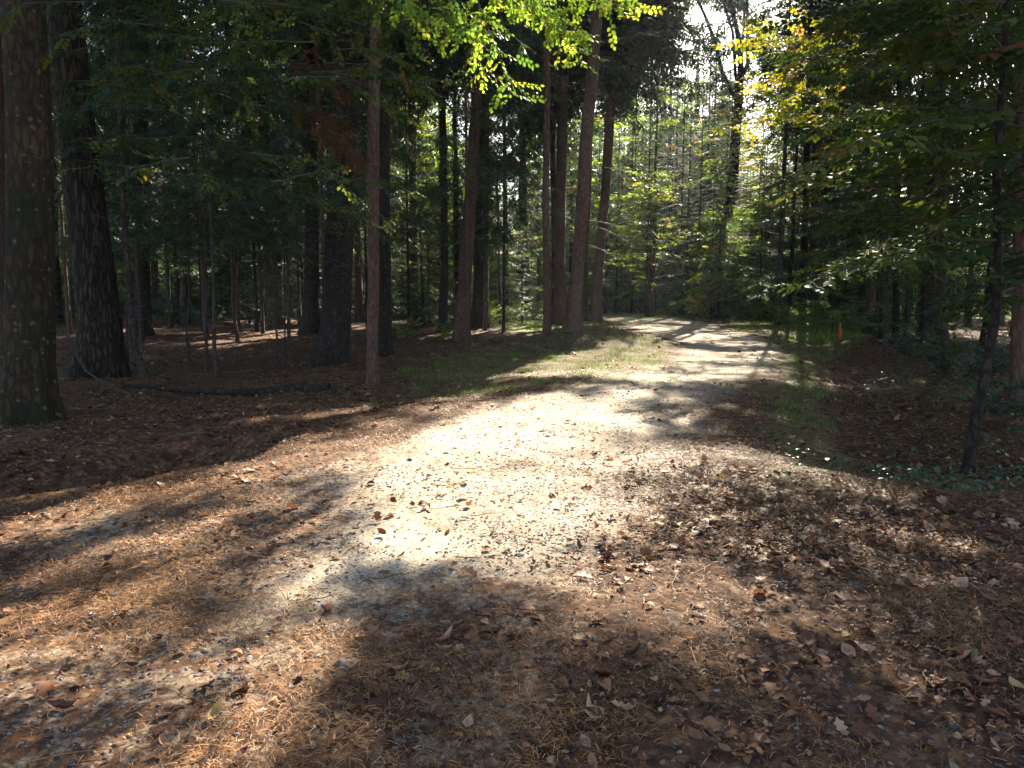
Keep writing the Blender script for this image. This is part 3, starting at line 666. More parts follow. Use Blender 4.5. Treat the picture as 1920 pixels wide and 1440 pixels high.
def photo_tree(name, label, group, base, cols, bark='spruce', H=26, crown=None, csca=1., crz=None, dead=0, cat='tree', seg=16, step=.25, rough=.06, flare=.35, noprune=False, limbs=()):
    """base: (u, v) of the foot; cols: (u, v, width) up the stem as measured on the photograph"""
    rng = np.random.default_rng(int(base[0] * 7 + base[1]))
    b = ground_at(*base); b[2] = float(height(b[0], b[1])) - .03; Y = b[1]
    pts, rad = [], []
    for (u, v, wd) in cols:
        p = at_y(u, v, Y); pts.append(p - b); rad.append(wd * Y / FPX / 2)
    pts[0] = np.zeros(3)
    top = pts[-1]; sl = (pts[-1] - pts[0]) / max(.1, pts[-1][2] - pts[0][2])
    if H > top[2] + .5:
        for q in (.33, .66, 1.0):
            z = top[2] + (H - top[2]) * q; p = top + sl * (z - top[2]) * .6; p[2] = z; pts.append(p); rad.append(rad[len(cols) - 1] * (1 - q * .88))
    pts, rad = np.array(pts), np.array(rad)
    P2, R2 = resample(pts, rad, step if H > 5 else .15)
    if H > 10: P2[:, :2] += np.stack([fbm(P2[:, 2] * .3, 0 * P2[:, 2], int(base[0])) - .5, fbm(P2[:, 2] * .3, 9 + 0 * P2[:, 2], 4) - .5], 1) * .12 * np.minimum(1, P2[:, 2:3])
    e = bpy.data.objects.new(name, None); COL.objects.link(e); e.location = b; tag(e, label, cat, group)
    ch = [tube(P2, R2, seg, 0, rng.random(), rough, flare)]
    for lc in limbs:
        lp = np.array([at_y(u, v, Y + dy) - b for (u, v, wd, dy) in lc]); lr = np.array([wd * Y / FPX / 2 for (u, v, wd, dy) in lc])
        ch.append(tube(*resample(lp, lr, .2), 8, 0, .3, .05))
    link('trunk', mesh_from('trunk', ch, [BARK[bark]], smooth=True), e)
    r_at = lambda z: (np.array([np.interp(z, P2[:, 2], P2[:, 0]), np.interp(z, P2[:, 2], P2[:, 1])]), np.interp(z, P2[:, 2], R2))
    if dead:
        link('dead_branch_sprays', mesh_from('dead_branch_sprays', stubs(rng, 1.2 if H > 10 else .5, min(14, H * .8), dead, r_at), [M_TWIG]), e)
    if crown is not None:
        rz = rng.uniform(0, 6.28) if crz is None else crz
        c, _ = r_at(min(H * .7, 17)); off = np.array([c[0], c[1], 0])
        me = crown.mesh(b + off, rz, csca, not noprune)
        link('crown', me, e, tuple(off), rz, csca)
    return e, b, r_at

def S(k): return CR_OLD[k % 4]
STAND = 'mature trees of the stand along the path'
# --- left of the path
BEECH = []
BEECH.append(photo_tree('beech_tree', 'thick brown trunk dotted with pale lichen, nearest tree at the left edge of the photo', STAND, (55, 790),
           [(55, 790, 88), (57, 700, 78), (58, 600, 80), (55, 400, 76), (50, 200, 72), (42, 0, 70)], 'lichen', 22, CR_TALLG, 1.1, 1.0, seg=40, step=.07, rough=.10, flare=.35)[0])
BEECH.append(photo_tree('spruce_tree', 'big dark trunk with deeply furrowed bark leaning left, behind the lichen dotted trunk', STAND, (185, 710),
           [(185, 710, 82), (183, 600, 70), (163, 400, 66), (140, 200, 60), (122, 0, 56)], 'furrow', 27, S(0), 1.0, seg=36, step=.08, rough=.10, flare=.3, dead=14)[0])
photo_tree('spruce_tree', 'reddish trunk cut off by the left edge of the photo, behind the lichen dotted trunk', STAND, (-2, 665),
           [(-2, 665, 44), (-4, 500, 38), (-8, 300, 36), (-14, 0, 34)], 'spruce', 24, S(1), .95, dead=10)
photo_tree('crooked_tree', 'thin crooked trunk whose foot sweeps right, just right of the big furrowed trunk', None, (272, 705),
           [(272, 705, 17), (255, 660, 14), (246, 610, 12), (240, 500, 11), (232, 400, 10), (226, 250, 9), (222, 100, 7)], 'thin', 9, CR_SAP[0], 1.4, seg=10, flare=.2)
photo_tree('spruce_tree', 'broad shadowy trunk standing behind the thin crooked tree', STAND, (266, 628),
           [(266, 628, 32), (265, 500, 27), (262, 300, 25), (258, 0, 22)], 'dark', 26, S(2), 1., dead=10)
photo_tree('spruce_tree', 'dark trunk glimpsed between the lichen dotted and the furrowed trunks', STAND, (106, 606),
           [(106, 606, 20), (100, 450, 17), (97, 250, 15)], 'dark', 22, S(3), .9)
SAP = 'thin saplings in the shade left of the path'
for (u, v, wd, tu, lab, bend) in (
        (359, 686, 6, 352, 'thin dark sapling, leftmost of the slim stems between the crooked tree and the black oak', 4), (388, 695, 7, 385, 'thin straight sapling just left of the stoutest slim stem', 0),
        (407, 706, 9, 396, 'stoutest slim stem of the sapling group in the shade, foot nearest the camera', 0), (446, 641, 8, 428, 'slanting slim stem standing on the sunlit litter behind the saplings', 0),
        (468, 606, 5, 462, 'very thin far stem in front of the bright green undergrowth', 0), (515, 694, 5, 507, 'thin sapling with a foot curved to the right, below the mossy trunk', -6),
        (535, 686, 3.5, 533, 'hair-thin sapling, left one of the close pair beside the black oak', 0), (547, 688, 8, 536, 'straight dark sapling, right one of the close pair beside the black oak', 0),
        (200, 700, 6, 196, 'thin dark sapling hugging the right side of the big furrowed trunk', 0), (240, 680, 5, 235, 'thin upright sapling touching the crooked tree', 0)):
    photo_tree('sapling', lab, SAP, (u, v), [(u, v, wd), ((u + tu) / 2 - bend * 1.5, v - 60, wd * .9), ((u + tu) / 2, v - 130, wd * .85), (tu, 400, wd * .7), (tu - 4, 300, wd * .5)], 'thin', 6.0 if wd > 6 else 4.5,
               CR_SAP[int(u) % 3], .95 if wd > 6 else .8, seg=8, flare=.1, dead=10, step=.15)
photo_tree('spruce_tree', 'mossy trunk leaning left in front of sunlit undergrowth, left of the black oak', STAND, (516, 616),
           [(516, 616, 30), (510, 540, 24), (503, 430, 22), (497, 300, 20), (490, 100, 18)], 'moss', 25, S(0), 1., dead=8)
photo_tree('spruce_tree', 'reddish trunk just behind the left-leaning mossy trunk', STAND, (500, 594), [(500, 594, 17), (497, 450, 14), (492, 250, 13)], 'spruce', 25, S(1), 1.)
photo_tree('spruce_tree', 'straight dark trunk immediately left of the flared black oak', STAND, (583, 628),
           [(583, 628, 34), (586, 560, 27), (585, 400, 26), (580, 200, 24), (576, 0, 22)], 'dark', 27, S(2), 1., dead=18)
photo_tree('oak_tree', 'heavy black oak with wide flared foot and a fork near the top of the photo', STAND, (620, 682),
           [(620, 682, 60), (629, 620, 54), (633, 500, 52), (637, 400, 50), (643, 260, 46), (648, 190, 44), (645, 110, 34), (655, 0, 30)], 'dark', 20, CR_TALLG, 1.1, 2.0, seg=32, step=.1, rough=.08, flare=.22,
           limbs=[[(652, 215, 30, 0), (668, 165, 26, .2), (688, 120, 22, .4), (697, 40, 19, .7), (700, -150, 14, 1.0)]])
photo_tree('spruce_tree', 'slim straight reddish brown stem in front of the black oak, closest to the path', STAND, (699, 720),
           [(699, 720, 23), (700, 640, 21), (702, 400, 22), (704, 200, 22), (703, 0, 20)], 'spruce', 20, S(3), .75, seg=24, step=.1, dead=40, flare=.2)
photo_tree('spruce_tree', 'dark trunk half hidden behind the slim reddish stem', STAND, (722, 668), [(722, 668, 26), (722, 500, 22), (722, 300, 20), (720, 0, 18)], 'dark', 23, S(0), .9, dead=20)
photo_tree('spruce_tree', 'far reddish trunk midway between the slim reddish stem and the right-leaning dark trunk', STAND, (777, 604), [(777, 604, 17), (775, 450, 15), (772, 200, 13), (770, 0, 12)], 'spruce', 25, S(1), 1., dead=20)
photo_tree('spruce_tree', 'narrow dark trunk left of the pair of trunks that cross', STAND, (832, 622), [(832, 622, 19), (833, 500, 14), (832, 300, 13), (828, 100, 12)], 'dark', 25, S(2), 1., dead=20)
photo_tree('spruce_tree', 'brown trunk leaning right, front one of the crossing pair', STAND, (864, 640), [(864, 640, 28), (869, 560, 24), (878, 400, 22), (887, 260, 20), (897, 100, 18), (902, 0, 17)], 'spruce', 26, S(3), 1., dead=25)
photo_tree('spruce_tree', 'thick nearly black trunk with flared foot, rear one of the crossing pair', STAND, (899, 614), [(899, 614, 36), (901, 560, 28), (903, 400, 27), (905, 200, 26), (908, 0, 24)], 'dark', 28, S(0), 1.05, dead=25)
photo_tree('sapling', 'very thin stem, left one of the two standing in sunlit grass', SAP, (938, 608), [(938, 608, 5), (935, 450, 4), (932, 350, 4)], 'thin', 8, None, dead=8, seg=8)
photo_tree('sapling', 'very thin stem, right one of the two standing in sunlit grass', SAP, (950, 603), [(950, 603, 7), (948, 400, 6), (947, 250, 5)], 'thin', 11, CR_YOUNG[1], 1.4, dead=8, seg=8)
photo_tree('mossy_tree', 'green mossy trunk with a gentle bow, in sunlit grass left of the spruce group', STAND, (988, 600), [(988, 600, 16), (990, 540, 13), (984, 450, 12), (981, 380, 11), (983, 200, 11), (986, 0, 10)], 'moss', 22, S(1), .85, dead=14)
PS = 'spruce trunks grouped beside the bend of the path'
photo_tree('spruce_tree', 'slim foremost trunk at the left of the spruce group by the bend', PS, (1026, 628), [(1026, 628, 15), (1024, 520, 13), (1022, 350, 12), (1024, 150, 12), (1026, 0, 11)], 'spruce', 24, CR_WIDE[2], .9, dead=36)
photo_tree('spruce_tree', 'dark thin trunk seen between the slim foremost and the stout straight trunks by the bend', PS, (1042, 606), [(1042, 606, 14), (1040, 400, 11), (1036, 200, 10), (1034, 0, 10)], 'dark', 25, CR_WIDE[1], .95, dead=24)
photo_tree('spruce_tree', 'stout straight trunk, second from the left in the spruce group by the bend', PS, (1050, 608), [(1050, 608, 28), (1050, 520, 21), (1050, 400, 20), (1054, 200, 19), (1059, 50, 18), (1061, 0, 18)], 'spruce', 28, CR_WIDE[0], 1., dead=40)
photo_tree('spruce_tree', 'thickest reddish trunk leaning right, rising from the grassy bank by the bend', PS, (1075, 622), [(1075, 622, 31), (1079, 560, 24), (1088, 400, 23), (1099, 260, 23), (1109, 150, 22), (1120, 0, 21)], 'spruce', 28, CR_WIDE[1], 1.05, seg=24, dead=44)
photo_tree('mossy_tree', 'greenish trunk mostly hidden behind the thickest leaning trunk', PS, (1096, 602), [(1096, 602, 11), (1100, 450, 9), (1106, 300, 8)], 'moss', 22, CR_WIDE[2], .85)
photo_tree('spruce_tree', 'right-leaning reddish trunk at the path edge, rightmost of the spruce group', PS, (1116, 603), [(1116, 603, 21), (1120, 520, 18), (1131, 400, 17), (1143, 250, 17), (1153, 100, 16), (1160, 0, 15)], 'spruce', 27, CR_WIDE[1], 1.0, dead=60)
# --- beyond the bend
photo_tree('forked_tree', 'tall dark tree forking into bare limbs against the bright sky beyond the bend', STAND, (1349, 590),
           [(1349, 590, 24), (1356, 500, 20), (1372, 360, 18), (1380, 240, 17), (1386, 190, 15), (1389, 120, 10), (1382, 60, 9), (1370, 0, 8)], 'dark', 21, None, dead=0,
           limbs=[[(1385, 195, 10, 0), (1368, 165, 8, .3), (1352, 130, 8, .5), (1342, 80, 7, .8), (1322, 30, 6, 1), (1300, -20, 5, 1.3)], [(1388, 150, 8, 0), (1402, 120, 7, -.3), (1402, 50, 6, -.5), (1400, -30, 5, -.8)],
                  [(1386, 200, 7, 0), (1378, 130, 6, .6), (1374, 60, 5, .9), (1352, -10, 4, 1.2)]])
for (u, v, wd, tu, bk, lab) in ((1297, 572, 11, 1303, 'dark', 'straight dark trunk left of the tall forked tree'), (1340, 585, 9, 1366, 'spruce', 'slim trunk close behind the foot of the forked tree'),
                                (1240, 574, 8, 1242, 'dark', 'thin dark trunk above the brush heap beyond the bend'),
                                (1506, 604, 13, 1512, 'dark', 'dark trunk, left one of the close pair right of the bend'), (1521, 600, 11, 1526, 'dark', 'dark trunk, right one of the close pair right of the bend'),
                                (1541, 597, 11, 1548, 'dark', 'narrow trunk left of the orange marker post'), (1556, 600, 13, 1568, 'moss', 'slanting trunk right behind the orange marker post'),
                                (1614, 606, 13, 1626, 'dark', 'dark trunk touching the left side of the reddish trunk in the tall grass'), (1630, 626, 15, 1640, 'spruce', 'reddish trunk at the right end of the tall grass'),
                                (1650, 635, 7, 1652, 'thin', 'thin dark stem right of the reddish trunk'), (1678, 642, 12, 1684, 'dark', 'dark straight trunk on the far side of the ditch'),
                                (1700, 634, 7, 1702, 'thin', 'thin stem between the two darker trunks across the ditch'), (1737, 664, 24, 1748, 'dark', 'widest shadowy trunk across the ditch')):
    photo_tree('spruce_tree', lab, STAND, (u, v), [(u, v, wd * 1.1), ((u * 2 + tu) / 3, v - 90, wd), (tu, 350, wd * .85), (tu + (tu - u) * .8, 150, wd * .75)], bk, 25 if wd > 8 else 15, CR_WIDE[int(u) % 3] if wd > 8 else CR_MID[int(u) % 3],
               1. if wd > 8 else .8, dead=12)

# --- leafy trees hanging over the right of the path, and the beech boughs overhead
def leafy_tree(name, label, base, cols, bark, H, specs, mats, group=None, tmpl=LSP, prune=True, seg=14):
    e, b, r_at = photo_tree(name, label, group, base, cols, bark, H, None, seg=seg, step=.12, flare=.2, rough=.08)
    rng = np.random.default_rng(int(base[0]) + 5); ch = []
    for sp in specs:
        sp = dict(sp); P, D, S_, wd = branches(rng, axis=lambda z: r_at(z)[0], **sp)
        if prune:
            k = shaded_keep(P + b[None], rng); P, D, S_ = P[k], D[k], S_[k]
        ch += foliage(P, D, S_, tmpl, rng, .35) + wd
    link('crown', mesh_from('crown', ch, mats), e)
    return e, b
HB = dict(pitch=.12, droop=.18, tip=0, hang=.10, lat=.34, sl=.34)
def const(a): return lambda q: a
BEECH.append(leafy_tree('hornbeam_tree', 'thin leaning trunk on the ditch bank at the right, dull green leaves above', (1815, 884),
           [(1815, 884, 21), (1830, 780, 18), (1850, 690, 17), (1866, 600, 16), (1872, 480, 14), (1868, 330, 13), (1880, 150, 11), (1890, 0, 9)], 'dark', 7.5,
           [dict(nb=34, z0=1.9, z1=7.3, Lf=const(2.3), az=(R(95), R(265)), gap=.2, **HB), dict(nb=26, z0=2.2, z1=7.3, Lf=const(2.0), az=(R(-80), R(90)), gap=.24, **HB)], [M_BEECH_SHADE, M_TWIG], prune=False)[0])
leafy_tree('hornbeam_tree', 'leafy tree behind the thin leaning trunk, boughs reaching left towards the path', (1775, 700),
           [(1775, 700, 16), (1772, 600, 14), (1768, 400, 13), (1765, 200, 12), (1762, 0, 11)], 'thin', 11,
           [dict(nb=46, z0=2.3, z1=10.5, Lf=const(3.3), az=(R(110), R(290)), gap=.24, **HB), dict(nb=30, z0=2.3, z1=10.5, Lf=const(2.6), az=(R(-70), R(110)), gap=.28, **HB)], [M_BEECH_SHADE, M_TWIG])
leafy_tree('hornbeam_tree', 'leafy tree at the right edge of the photo with a dark reddish stem', (1905, 760),
           [(1905, 760, 24), (1908, 600, 22), (1912, 400, 20), (1915, 200, 18), (1920, 0, 17)], 'spruce', 10,
           [dict(nb=40, z0=1.4, z1=9.5, Lf=const(2.8), gap=.24, **HB)], [M_BEECH_SHADE, M_TWIG])
leafy_tree('hornbeam_tree', 'young leafy tree with low boughs across the ditch, right of the orange post', (1660, 668),
           [(1660, 668, 8), (1662, 560, 7), (1664, 400, 6), (1668, 200, 5)], 'thin', 9.5,
           [dict(nb=44, z0=2.2, z1=9.3, Lf=const(2.6), gap=.26, **HB)], [M_BEECH_SHADE, M_TWIG])

# ------------------------------------------------------------------ the deeper forest
def far_tree(x, y, sca, crown, name, label, group, bark, rad, H=27, seg=8, lean=0.04, z_off=0, trunkm={}):
    key = (bark, H)
    if key not in trunkm:
        P2 = np.array([(0, 0, z) for z in np.linspace(0, H, 14)]); P2[:, 0] = (fbm(P2[:, 2] * .2, P2[:, 2] * 0, 3) - .5) * .4; P2[:, 0] -= P2[0, 0]
        trunkm[key] = mesh_from('trunk', [tube(P2, np.linspace(1, .12, 14) * (.010 * H), seg, 0, .4, .06, .3)], [BARK[bark]], smooth=True)
    e = bpy.data.objects.new(name, None); COL.objects.link(e)
    e.location = (x, y, float(height(x, y)) - .03 + z_off); tag(e, label, 'tree', group)
    rz = random.uniform(0, 6.28)
    t = link('trunk', trunkm[key], e, (0, 0, 0), rz, sca)
    f = rad / (.010 * H); t.scale = (f, f, sca)
    link('crown', crown.mesh(np.array(e.location), rz, sca, 1 if y < 62 and abs(x) < 45 else 2 if y < 140 and .0 < x / y < .5 else 0), e, (0, 0, 0), rz, sca)
    return e
FRG = 'spruces of the deeper forest'
placed = []
rg = np.random.default_rng(11)
n = 0; tries = 0
while n < 205 and tries < 40000:
    tries += 1
    if n < 125: y = rg.uniform(62, 120)
    elif n < 185: y = rg.uniform(26, 75)
    else: y = rg.uniform(-8, 45)
    x = rg.uniform(-1, 1) * (abs(y) * .78 + 6)
    if n < 60: x = rg.uniform(.05, .42) * y
    if n >= 185: x = (1 if rg.random() < .6 else -1) * rg.uniform(max(0, y) * .70 + 2.5, max(0, y) * .70 + 16)
    u, v = to_pix(np.array(x), np.array(y)); u = float(u)
    if y < 1: u = 5000
    if in_poly(np.array(x), np.array(y), ROAD) or any((x - a) ** 2 + (y - b) ** 2 < (6 if n > 125 else 10) for a, b in placed): continue
    if y < 42 and 880 < u < 1520: continue
    if y < 34 and -50 < u < 1990: continue
    if y < 64 and 1080 < u < 1480: continue
    if 1390 < u < 1500 and 30 < y < 62: continue
    placed.append((x, y)); n += 1
    kind = rg.random()
    cr = CR_EDGE[n % 2] if n <= 125 and kind < .92 else (S(n) if kind < .6 or n > 185 else CR_MID[n % 3])
    far_tree(x, y, (rg.uniform(.8, 1.05) if not (1380 < u < 1500 and y > 60) else rg.uniform(.5, .7)), cr, 'spruce_tree', 'tall spruce deep in the shadowy forest, one of the many beyond the nearer trunks', FRG, 'spruce' if kind < .4 else 'dark', rg.uniform(.14, .26), 17 if cr in CR_MID else 27)
for (u, Y, sc_, k, lab) in ((1478, 37, .8, 0, 'dark spruce with boughs to head height right of the bend'), (1585, 31, .75, 1, 'dark spruce leaning its boughs over the orange marker post'), (1640, 36, .85, 2, 'dark spruce behind the reddish trunk of the tall grass'),
                            (1700, 30, .8, 0, 'dark spruce filling the gap behind the ditch'), (1760, 24, .7, 1, 'dark spruce behind the leafy trees at the right'), (1545, 40, .95, 2, 'dark spruce behind the close pair of trunks'), (1850, 20, .62, 0, 'dark spruce behind the thin leaning trunk at the right'), (1905, 27, .8, 1, 'dark spruce at the right edge behind the leafy trees'), (1815, 34, .9, 2, 'dark spruce closing the view across the ditch'),
                            (1935, 17, .6, 2, 'low dark spruce beyond the dark reddish stem at the right edge')):
    d = ray(u, 600); far_tree(d[0] / d[1] * Y, Y, sc_, CR_LOW[k], 'spruce_tree', lab, 'dark spruces right of the path', 'dark', .13, 17)
YG = 'young spruces of the undergrowth'
def young(u, v, sca, k, label, Y=None, green=False):
    b = ground_at(u, v)
    far_tree(b[0], b[1], sca, (CR_GREEN if green else CR_YOUNG)[k % 3], 'young_beech' if green else 'young_spruce', label, YG if not green else 'leafy young trees of the undergrowth', 'thin', .045 * sca, 8.5 if green else 6.3)
young(1430, 596, 1.35, 0, 'broad young spruce with pale green boughs right of the tall forked tree')
young(1212, 584, 1.0, 1, 'small spruce behind the brush heap where the path disappears')
young(1375, 584, 1.0, 2, 'young spruce at the foot of the tall forked tree')
young(1480, 597, 1.6, 1, 'dark young spruce between the broad pale one and the close pair of trunks')
young(1270, 578, 1.3, 2, 'young spruce left of the straight dark trunk beyond the bend')
young(1560, 622, .75, 0, 'little spruce with light boughs behind the orange marker post')
young(1590, 600, 1.2, 1, 'young spruce behind the tall grass tuft')
young(805, 606, 1.2, 1, 'young dark spruce left of the crossing pair of trunks')
young(930, 598, 1.2, 2, 'young spruce behind the two very thin stems')
young(1165, 577, 1.1, 0, 'young spruce right behind the rightmost reddish trunk of the group')
young(1720, 640, 1.1, 1, 'dark young spruce across the ditch beside the widest shadowy trunk')
for k in range(80):
    Y0 = rg.uniform(41, 62); u = rg.uniform(1120, 1600); d = ray(u, 600); x = d[0] / d[1] * Y0
    if in_poly(np.array(x), np.array(Y0), ROAD) or (Y0 < 50 and 1150 < u < 1330): continue
    gr = k % 3 == 0
    far_tree(x, Y0, rg.uniform(.8, 1.7) if not gr else rg.uniform(.6, 1.1), (CR_GREEN if gr else CR_THICK if k % 3 == 1 else CR_YOUNG)[k % 3], 'young_beech' if gr else 'young_spruce',
             'sunlit leafy young tree in the thicket beyond the bend' if gr else 'young spruce in the thicket beyond the bend', 'leafy young trees of the thicket beyond the bend' if gr else 'young spruces of the thicket beyond the bend', 'thin', .06, 8.5 if gr else 6.3)
for k in range(88):
    left = k >= 52
    Y0 = rg.uniform(50, 82); u = rg.uniform(60, 1080) if left else rg.uniform(1100, 1620); d = ray(u, 600); x = d[0] / d[1] * Y0
    dn = k % 3 != 0; hs = rg.uniform(1.3, 2.0) if not (1395 < u < 1485) else rg.uniform(.9, 1.2)
    far_tree(x, Y0, hs * (.42 if dn else 1), CR_EDGE[1] if dn else CR_THICK[k % 3], 'spruce_tree',
             'half grown green spruce deep in the forest left of the path' if left else 'half grown green spruce in the tall thicket beyond the bend', 'half grown spruces left of the path' if left else 'half grown spruces beyond the bend', 'dark', .07, 17)
for k in range(44):                                 # leafy trees, lit from behind
    left = k >= 32
    Y0 = rg.uniform(46, 74); u = rg.uniform(120, 1080) if left else rg.uniform(1120, 1640); d = ray(u, 600); x = d[0] / d[1] * Y0
    far_tree(x, Y0, rg.uniform(1.1, 2.1) if not (1400 < u < 1485) else rg.uniform(.8, 1.4), CR_GREEN[k % 3], 'leafy_tree',
             'light green leafy tree far back left of the path' if left else 'light green leafy tree standing beyond the bend', 'leafy trees left of the path' if left else 'leafy trees beyond the bend', 'thin', .09, 8.5)
k = 0
while k < 26:                                       # slim poles between the big trunks
    Y0 = rg.uniform(21, 40); u = rg.uniform(70, 960); d = ray(u, 600); x = d[0] / d[1] * Y0
    if any((x - a) ** 2 + (Y0 - c) ** 2 < 3 for a, c in placed): continue
    k += 1; placed.append((x, Y0))
    far_tree(x, Y0, rg.uniform(.7, 1.0), CR_MID[k % 3], 'spruce_tree', 'slim dark pole of a young spruce between the big trunks left of the path', 'slim poles left of the path', ['dark', 'spruce', 'thin'][k % 3], rg.uniform(.035, .085), 17)
for k in range(30):
    Y0 = rg.uniform(33, 48); u = rg.uniform(60, 1000); d = ray(u, 600); x = d[0] / d[1] * Y0
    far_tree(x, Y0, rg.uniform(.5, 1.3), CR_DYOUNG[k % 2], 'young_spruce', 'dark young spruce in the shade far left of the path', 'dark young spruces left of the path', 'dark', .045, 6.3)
nn = 0
while nn < 140:
    y = rg.uniform(38, 95); x = rg.uniform(-1, 1) * (y * .72 + 4)
    if in_poly(np.array(x), np.array(y), ROAD): continue
    u = float(to_pix(np.array(x), np.array(y))[0])
    if y < 54 and 1060 < u < 1300: continue
    if y < 42 and (880 < u < 1560): continue
    if y < 46 and u < 900: continue
    nn += 1; gr = rg.random() < .4
    far_tree(x, y, rg.uniform(.7, 1.5), (CR_GREEN if gr else CR_YOUNG)[nn % 3], 'young_beech' if gr else 'young_spruce',
             'leafy green young tree far back in the undergrowth' if gr else 'young spruce far back in the undergrowth', 'leafy young trees of the undergrowth' if gr else YG, 'thin', .06, 8.5 if gr else 6.3)
for (u, Y, sc_, k, lab) in ((1222, 47, 1.0, 1, 'tall spruce with hanging twigs just right of the rightmost reddish trunk of the group'), (1262, 58, 1.25, 0, 'far spruce with hanging twigs left of the straight dark trunk'),
                            (1318, 62, 1.3, 2, 'far spruce with hanging twigs between the straight dark trunk and the forked tree'), (1180, 66, 1.3, 0, 'far spruce above the vanishing point of the path'), (1530, 44, 1.1, 1, 'spruce with hanging twigs over the close pair of dark trunks'),
                            (1490, 66, 1.1, 2, 'far spruce right of the forked tree'), (1345, 80, 1.3, 1, 'farthest spruce seen behind the fork of the forked tree')):
    d = ray(u, 600); far_tree(d[0] / d[1] * Y, Y, sc_, CR_MID[k], 'spruce_tree', lab, 'hanging spruces beyond the bend', 'spruce', .16, 17)
young(1228, 590, 1.35, 1, 'sunlit leafy young tree where the path disappears', green=True)
young(1300, 572, 1.2, 0, 'sunlit leafy young tree behind the straight dark trunk', green=True)
young(1400, 588, 1.0, 2, 'leafy young tree right of the foot of the forked tree', green=True)
for (u, Y, s, lab) in ((1425, 62, 1.15, 'far tree with thin golden leaves in the bright gap of the forest'), (1350, 68, 1.3, 'far golden tree behind the bare limbs of the forked tree'), (1460, 34, 1.15, 'tree with glowing yellow leaves against the sky right of the forked tree'), (1285, 52, 1.0, 'tree with orange yellow leaves left of the forked tree'),
                       (1010, 56, 1.0, 'yellow leaved tree behind the spruce group by the bend'), (1560, 48, 1.1, 'yellow green tree high above the close pair of trunks'), (690, 50, 1.0, 'yellowish tree glimpsed behind the black oak')):
    d = ray(u, 600); x = d[0] / d[1] * Y
    far_tree(x, Y, s, CR_GOLD, 'autumn_tree', lab, 'trees turning yellow', 'thin', .13, 15)

# ------------------------------------------------------------------ overhead beech boughs catching the sun
def bough(curves, rng, tmpl, sl, gap, base, side=.9, roll=.35, prune=True, drop=.12, wood=.006, lat=1):
    """boughs along 3-D curves, with leafy twigs on both sides"""
    P, D, L, ch = [], [], [], []
    for c in curves:
        c = np.array(c); q, _ = resample(c, np.ones(len(c)), gap)
        q = q + np.cumsum(rng.normal(0, gap * .08, q.shape), 0)
        ch.append(tube(q, np.linspace(wood * (1 + .35 * len(q) * gap), .002, len(q)), 4, 1, .5))
        for k in range(1, len(q)):
            f = q[k] - q[k - 1]; f /= np.linalg.norm(f); sv = np.cross(f, [0, 0, 1]); sv /= np.linalg.norm(sv) + 1e-6
            for sd in (-1, 1):
                d = f * rng.uniform(.2, .9) + sd * sv * rng.uniform(.5, 1) * side + np.array([0, 0, -drop]) + rng.normal(0, .15, 3); d /= np.linalg.norm(d)
                p = q[k].copy()
                for _ in range(rng.integers(1, 2 + lat)):
                    P.append(p.copy()); D.append(d.copy()); L.append(sl * rng.uniform(.7, 1.2)); p = p + d * sl * .9; d = d + rng.normal(0, .2, 3); d /= np.linalg.norm(d)
    P, D, L = np.array(P), np.array(D), np.array(L)
    if prune:
        k = shaded_keep(P, rng); P, D, L = P[k], D[k], L[k]
    ch = foliage(P, D, L, tmpl, rng, roll) + ch
    return [(v - base[None], f, mi, rn) for v, f, mi, rn in ch]
def img_curve(pts, Y0, Y1):
    n = len(pts); return [at_y(u, v, Y0 + (Y1 - Y0) * k / (n - 1)) for k, (u, v) in enumerate(pts)]
def ent(o): return np.array(o.location)
rb = np.random.default_rng(77)
# lit boughs hanging into the top of the photograph
cv = [img_curve(p, a, b) for p, a, b in (
    ([(980, -120), (1040, -10), (1075, 60), (1090, 105)], 8.4, 8.9), ([(1020, -90), (1100, -20), (1150, 10), (1195, 15)], 8.6, 9.0), ([(900, -100), (960, 0), (1030, 40), (1080, 70)], 8.2, 8.8),
    ([(880, -80), (900, 10), (930, 80), (960, 165)], 8.6, 9.2), ([(820, -90), (850, 20), (880, 80), (905, 135)], 8.3, 8.8), ([(740, -80), (790, 10), (830, 30), (870, 30)], 8.0, 8.6),
    ([(960, -100), (1000, -20), (1060, 0), (1130, 10)], 8.9, 9.4), ([(680, -90), (720, -10), (790, 45), (830, 70)], 7.8, 8.4), ([(1000, -80), (1020, 20), (1050, 60), (1070, 80)], 8.8, 9.0),
    ([(840, -100), (900, -30), (960, 0), (1000, 25)], 8.0, 8.6), ([(1060, -80), (1110, -10), (1160, 5), (1190, -5)], 8.2, 8.6))]
e = BEECH[0]
ch = [tube(*resample(np.array([(.0, 0, 5.6), (1.6, -.4, 6.0), (3.6, -.6, 5.95), (5.2, -.7, 5.7), (6.6, -.5, 5.5)]), [.09, .07, .05, .035, .012], .2), 8, 1, .4)]
link('lit_spray_foliage', mesh_from('lit_spray_foliage', bough(cv, rb, LSP, .23, .105, ent(e), prune=False, roll=.6, drop=.04) + ch, [M_LIT, M_TWIG]), e)
